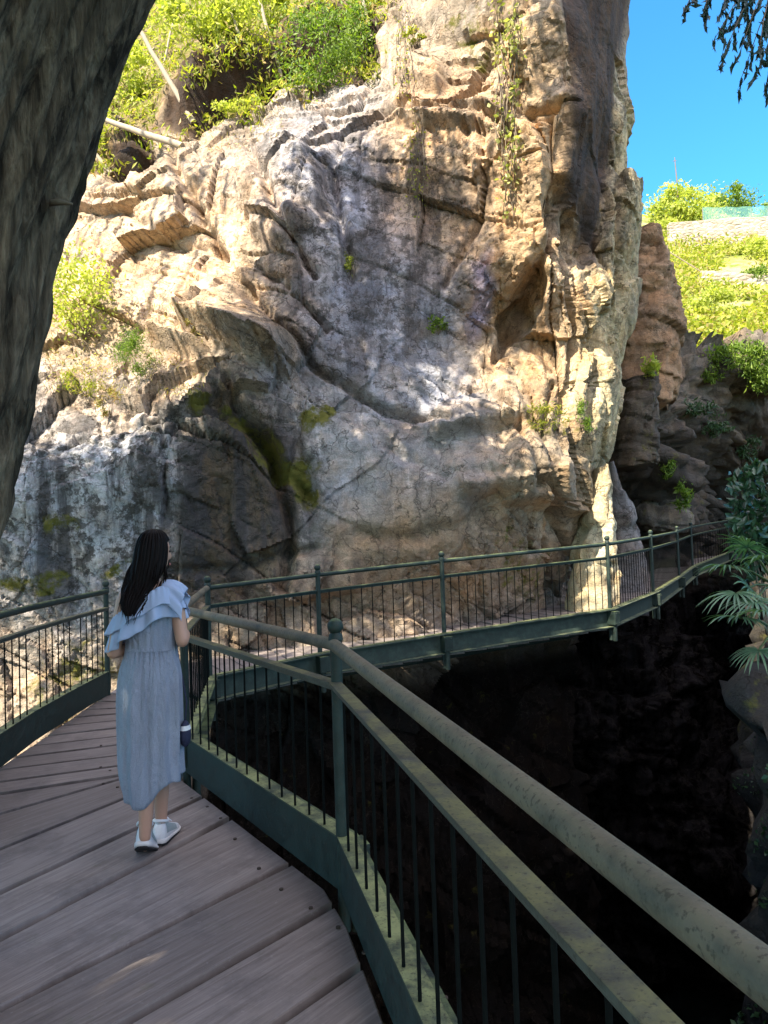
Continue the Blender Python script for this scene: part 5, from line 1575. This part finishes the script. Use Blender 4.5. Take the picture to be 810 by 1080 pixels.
# ---- trainers
def shoe(c, pitch, yaw):
    SS = Matrix.Diagonal((1.22, 1.06, 1.14, 1))
    X0 = Matrix.Translation(c) @ Matrix.Rotation(yaw, 4, 'Z') @ Matrix.Translation((0, .12, 0)) @ Matrix.Rotation(-pitch, 4, 'X') @ Matrix.Translation((0, -.12, 0)) @ SS
    # stations from the heel to the toe: y, half width, sole bottom, sole top, upper height
    stn = [(-.062, .012, .012, .030, .055), (-.055, .026, .004, .034, .088), (-.035, .034, .0, .034, .102), (.0, .036, .0, .030, .100), (.035, .037, .0, .027, .085), (.075, .041, .0, .024, .068), (.115, .046, .0, .022, .054), (.150, .043, .003, .021, .045), (.175, .030, .008, .022, .036), (.186, .010, .014, .022, .027)]
    ss = np.array(stn); tt_ = np.linspace(0, len(ss) - 1, 46); ss = np.stack([np.interp(tt_, np.arange(len(ss)), ss[:, k]) for k in range(5)], 1)
    for _ in range(3): ss[1:-1] = .25 * ss[:-2] + .5 * ss[1:-1] + .25 * ss[2:]
    n_ = 28
    def shell(prof, name, mat, parent=None):
        V2 = []
        for s_ in ss:
            for k in range(n_): V2.append(X0 @ Vector(prof(s_, 2 * math.pi * k / n_)))
        F2 = gridfaces(len(ss), n_, True).tolist() + [tuple(range(n_)), tuple(range((len(ss) - 1) * n_, len(ss) * n_))]
        me2 = mesh_np(name, np.array([tuple(v_) for v_ in V2]), F2, mat)
        bm2 = bmesh.new(); bm2.from_mesh(me2); bmesh.ops.recalc_face_normals(bm2, faces=bm2.faces); bm2.to_mesh(me2); bm2.free()
        return wobj(name, me2, parent)
    sg = lambda v_, p_: math.copysign(abs(v_) ** p_, v_)
    up_ = lambda s_, t_: (s_[1] * .95 * sg(math.cos(t_), .5), s_[0], (s_[3] - .004) + max(0, math.sin(t_)) ** .85 * (s_[4] - s_[3]) + min(0, math.sin(t_)) * .004)
    u = shell(up_, 'shoe', M_shoe)
    so2 = shell(lambda s_, t_: (s_[1] * 1.07 * sg(math.cos(t_), .5), s_[0] + (.004 if s_[0] > 0 else -.006) , (s_[2] + s_[3]) / 2 + .004 + sg(math.sin(t_), .5) * ((s_[3] - s_[2]) / 2 - .004)), 'sole', M_sole, u)
    shell(lambda s_, t_: (s_[1] * 1.05 * sg(math.cos(t_), .5), s_[0], s_[2] + .003 + sg(math.sin(t_), .5) * .0035), 'outsole', M_out, u)
    # grey mesh side panels, standing just off the upper
    for sd_ in (0, 1):
        V2 = []; t_s = np.linspace(RAD(12), RAD(58), 8) if sd_ == 0 else np.linspace(RAD(122), RAD(168), 8)
        rows_ = [s_ for s_ in ss if -.03 < s_[0] < .10]
        for s_ in rows_:
            for t_ in t_s:
                q_ = Vector(up_(s_, t_)); q_.x *= 1.05; q_.z += .0015; V2.append(X0 @ q_)
        wobj('side_panel', mesh_np('side_panel', np.array([tuple(v_) for v_ in V2]), gridfaces(len(rows_), 8), M_mesh), u)
    V2 = []; rows_ = [s_ for s_ in ss if s_[0] < -.036]
    mb2 = MB()      # heel tab and ankle collar
    mb2.tube([X0 @ Vector(((.031 * math.cos(t_)), -.018 + .040 * math.sin(t_), .098 + .010 * max(0, -math.sin(t_)))) for t_ in np.linspace(0, 2 * math.pi, 25)], .0075, 8, cap=False)
    wobj('collar', mb2.me('collar', M_shoe, smooth=True), u)
    mb2 = MB()
    for k in range(4):
        y_ = .035 + k * .019; z_ = .093 - k * .0085
        mb2.tube([X0 @ Vector((-.018, y_, z_ - .004)), X0 @ Vector((0, y_ + .004, z_ + .004)), X0 @ Vector((.018, y_, z_ - .004))], .003, 6)
    wobj('lace', mb2.me('lace', M_shoe, smooth=True), u)
    mb2 = MB(); mb2.tube([X0 @ Vector((0, -.018, .085)), X0 @ Vector((0, -.016, .118))], [.033, .031], 14)
    wobj('sock', mb2.me('sock', M_shoe, smooth=True), u)
shoe(Vector((LA.x, LA.y + .050, .002)), RAD(24), RAD(4))
shoe(Vector((RA.x, RA.y + .050, .002)), RAD(2), RAD(-8))

# pouch hanging at her right side from a wrist cord
xw, zw = wl(196, 779)
M_navy = NT('navy_cloth'); M_navy = M_navy.done(M_navy.mix((.012, .014, .035), (.03, .035, .07), M_navy.noise(M_navy.coords(), 40, 4)), .8)
bx = rotm.inverted() @ Vector((xw, .03, 0))
pc = Vector((PB.x + bx.x, PB.y + bx.y, zw))
mb = MB(); nn = 16; V2 = []
stt = [(-.075, .010), (-.06, .026), (-.03, .034), (.01, .033), (.035, .026), (.05, .014), (.056, .008)]
for z, r in stt:
    for k in range(nn):
        t_ = 2 * math.pi * k / nn; V2.append(pc + Vector((r * math.cos(t_) * .8, r * math.sin(t_) * 1.2, z)))
mb.add(V2, [(i * nn + k, i * nn + (k + 1) % nn, (i + 1) * nn + (k + 1) % nn, (i + 1) * nn + k) for i in range(len(stt) - 1) for k in range(nn)] + [tuple(range(nn - 1, -1, -1)), tuple(range((len(stt) - 1) * nn, len(stt) * nn))])
pr_ = thing('pouch', 'small navy pouch with a white band hanging at the woman\'s right side', 'bag', tuple(pc - Vector((0, 0, .075))))
mb.build('bag_body', M_navy, pr_, smooth=True)
mb = MB(); V2 = []
for z, r in ((.012, .0345), (.034, .0285)):
    for k in range(nn):
        t_ = 2 * math.pi * k / nn; V2.append(pc + Vector((r * math.cos(t_) * .8, r * math.sin(t_) * 1.2, z)))
mb.add(V2, [(k, (k + 1) % nn, nn + (k + 1) % nn, nn + k) for k in range(nn)])
mb.build('white_band', M_shoe, pr_, smooth=True)
hand = Matrix.Translation((PB.x, PB.y, 0)) @ Matrix.Rotation(YAW, 4, 'Z') @ Vector((V['rpalm'].x * WS * .88, V['rpalm'].y * WS * .94, V['rpalm'].z * WS))
mb = MB(); mb.tube([pc + Vector((0, 0, .05)), pc + Vector((-.004, .05, .14)), hand + Vector((.05, -.02, -.05)), hand], .004, 6); mb.build('cord', M_navy, pr_, smooth=True)
SUN_E = 3.9; SKY_S = .15; EXPO = 2.15; SKY_T = (.16, .48, .64); SKY_FILL = (4.3, 4.1, 4.7)
# ================================================================== LIGHT, WORLD, VIEW
sl = bpy.data.lights.new('sun', 'SUN')
sl.energy = SUN_E; sl.angle = RAD(.55); sl.color = (1.0, .89, .71)
so = bpy.data.objects.new('sun', sl); COL.objects.link(so)
so.rotation_euler = SUN.to_track_quat('Z', 'Y').to_euler()
so.location = SUN * 60
w = bpy.data.worlds.new('World'); scene.world = w; w.use_nodes = True
nt = w.node_tree; bg = nt.nodes['Background']
sky = nt.nodes.new('ShaderNodeTexSky'); sky.sky_type = 'NISHITA'; sky.sun_disc = False
sky.sun_elevation = math.asin(SUN.z)
sky.sun_rotation = math.atan2(SUN.x, SUN.y)
sky.air_density = 1.0; sky.dust_density = .6; sky.ozone_density = 1.2
mxs = nt.nodes.new('ShaderNodeMix'); mxs.data_type = 'RGBA'; mxs.blend_type = 'MULTIPLY'; mxs.inputs[0].default_value = 1
nt.links.new(sky.outputs[0], mxs.inputs[6]); mxs.inputs[7].default_value = SKY_T + (1,)
# added fill: bright neutral veil over the unseen sky behind the viewer and overhead
tc_ = nt.nodes.new('ShaderNodeTexCoord')
dt = nt.nodes.new('ShaderNodeVectorMath'); dt.operation = 'DOT_PRODUCT'; nt.links.new(tc_.outputs['Generated'], dt.inputs[0]); dt.inputs[1].default_value = (-.05, -.42, .90)
nz = nt.nodes.new('ShaderNodeTexNoise'); nz.inputs['Scale'].default_value = 2.5; nz.inputs['Detail'].default_value = 6; nt.links.new(tc_.outputs['Generated'], nz.inputs['Vector'])
ad = nt.nodes.new('ShaderNodeMath'); ad.operation = 'MULTIPLY_ADD'; nt.links.new(nz.outputs[0], ad.inputs[0]); ad.inputs[1].default_value = .5; nt.links.new(dt.outputs['Value'], ad.inputs[2])
rp = nt.nodes.new('ShaderNodeMapRange'); rp.interpolation_type = 'SMOOTHSTEP'; rp.inputs[1].default_value = .55; rp.inputs[2].default_value = 1.05; nt.links.new(ad.outputs[0], rp.inputs[0])
mx2 = nt.nodes.new('ShaderNodeMix'); mx2.data_type = 'RGBA'; nt.links.new(rp.outputs[0], mx2.inputs[0]); nt.links.new(mxs.outputs[2], mx2.inputs[6]); mx2.inputs[7].default_value = SKY_FILL + (1,)
nt.links.new(mx2.outputs[2], bg.inputs[0]); bg.inputs[1].default_value = SKY_S
v = scene.view_settings
v.view_transform = 'Standard'; v.look = 'None'; v.gamma = 1; v.exposure = EXPO
v.use_curve_mapping = False
scene.render.engine = 'CYCLES'
scene.cycles.max_bounces = 5
scene.cycles.diffuse_bounces = 3
scene.cycles.glossy_bounces = 2
scene.cycles.transmission_bounces = 2
scene.cycles.use_denoising = True
scene.cycles.caustics_reflective = False
scene.cycles.caustics_refractive = False
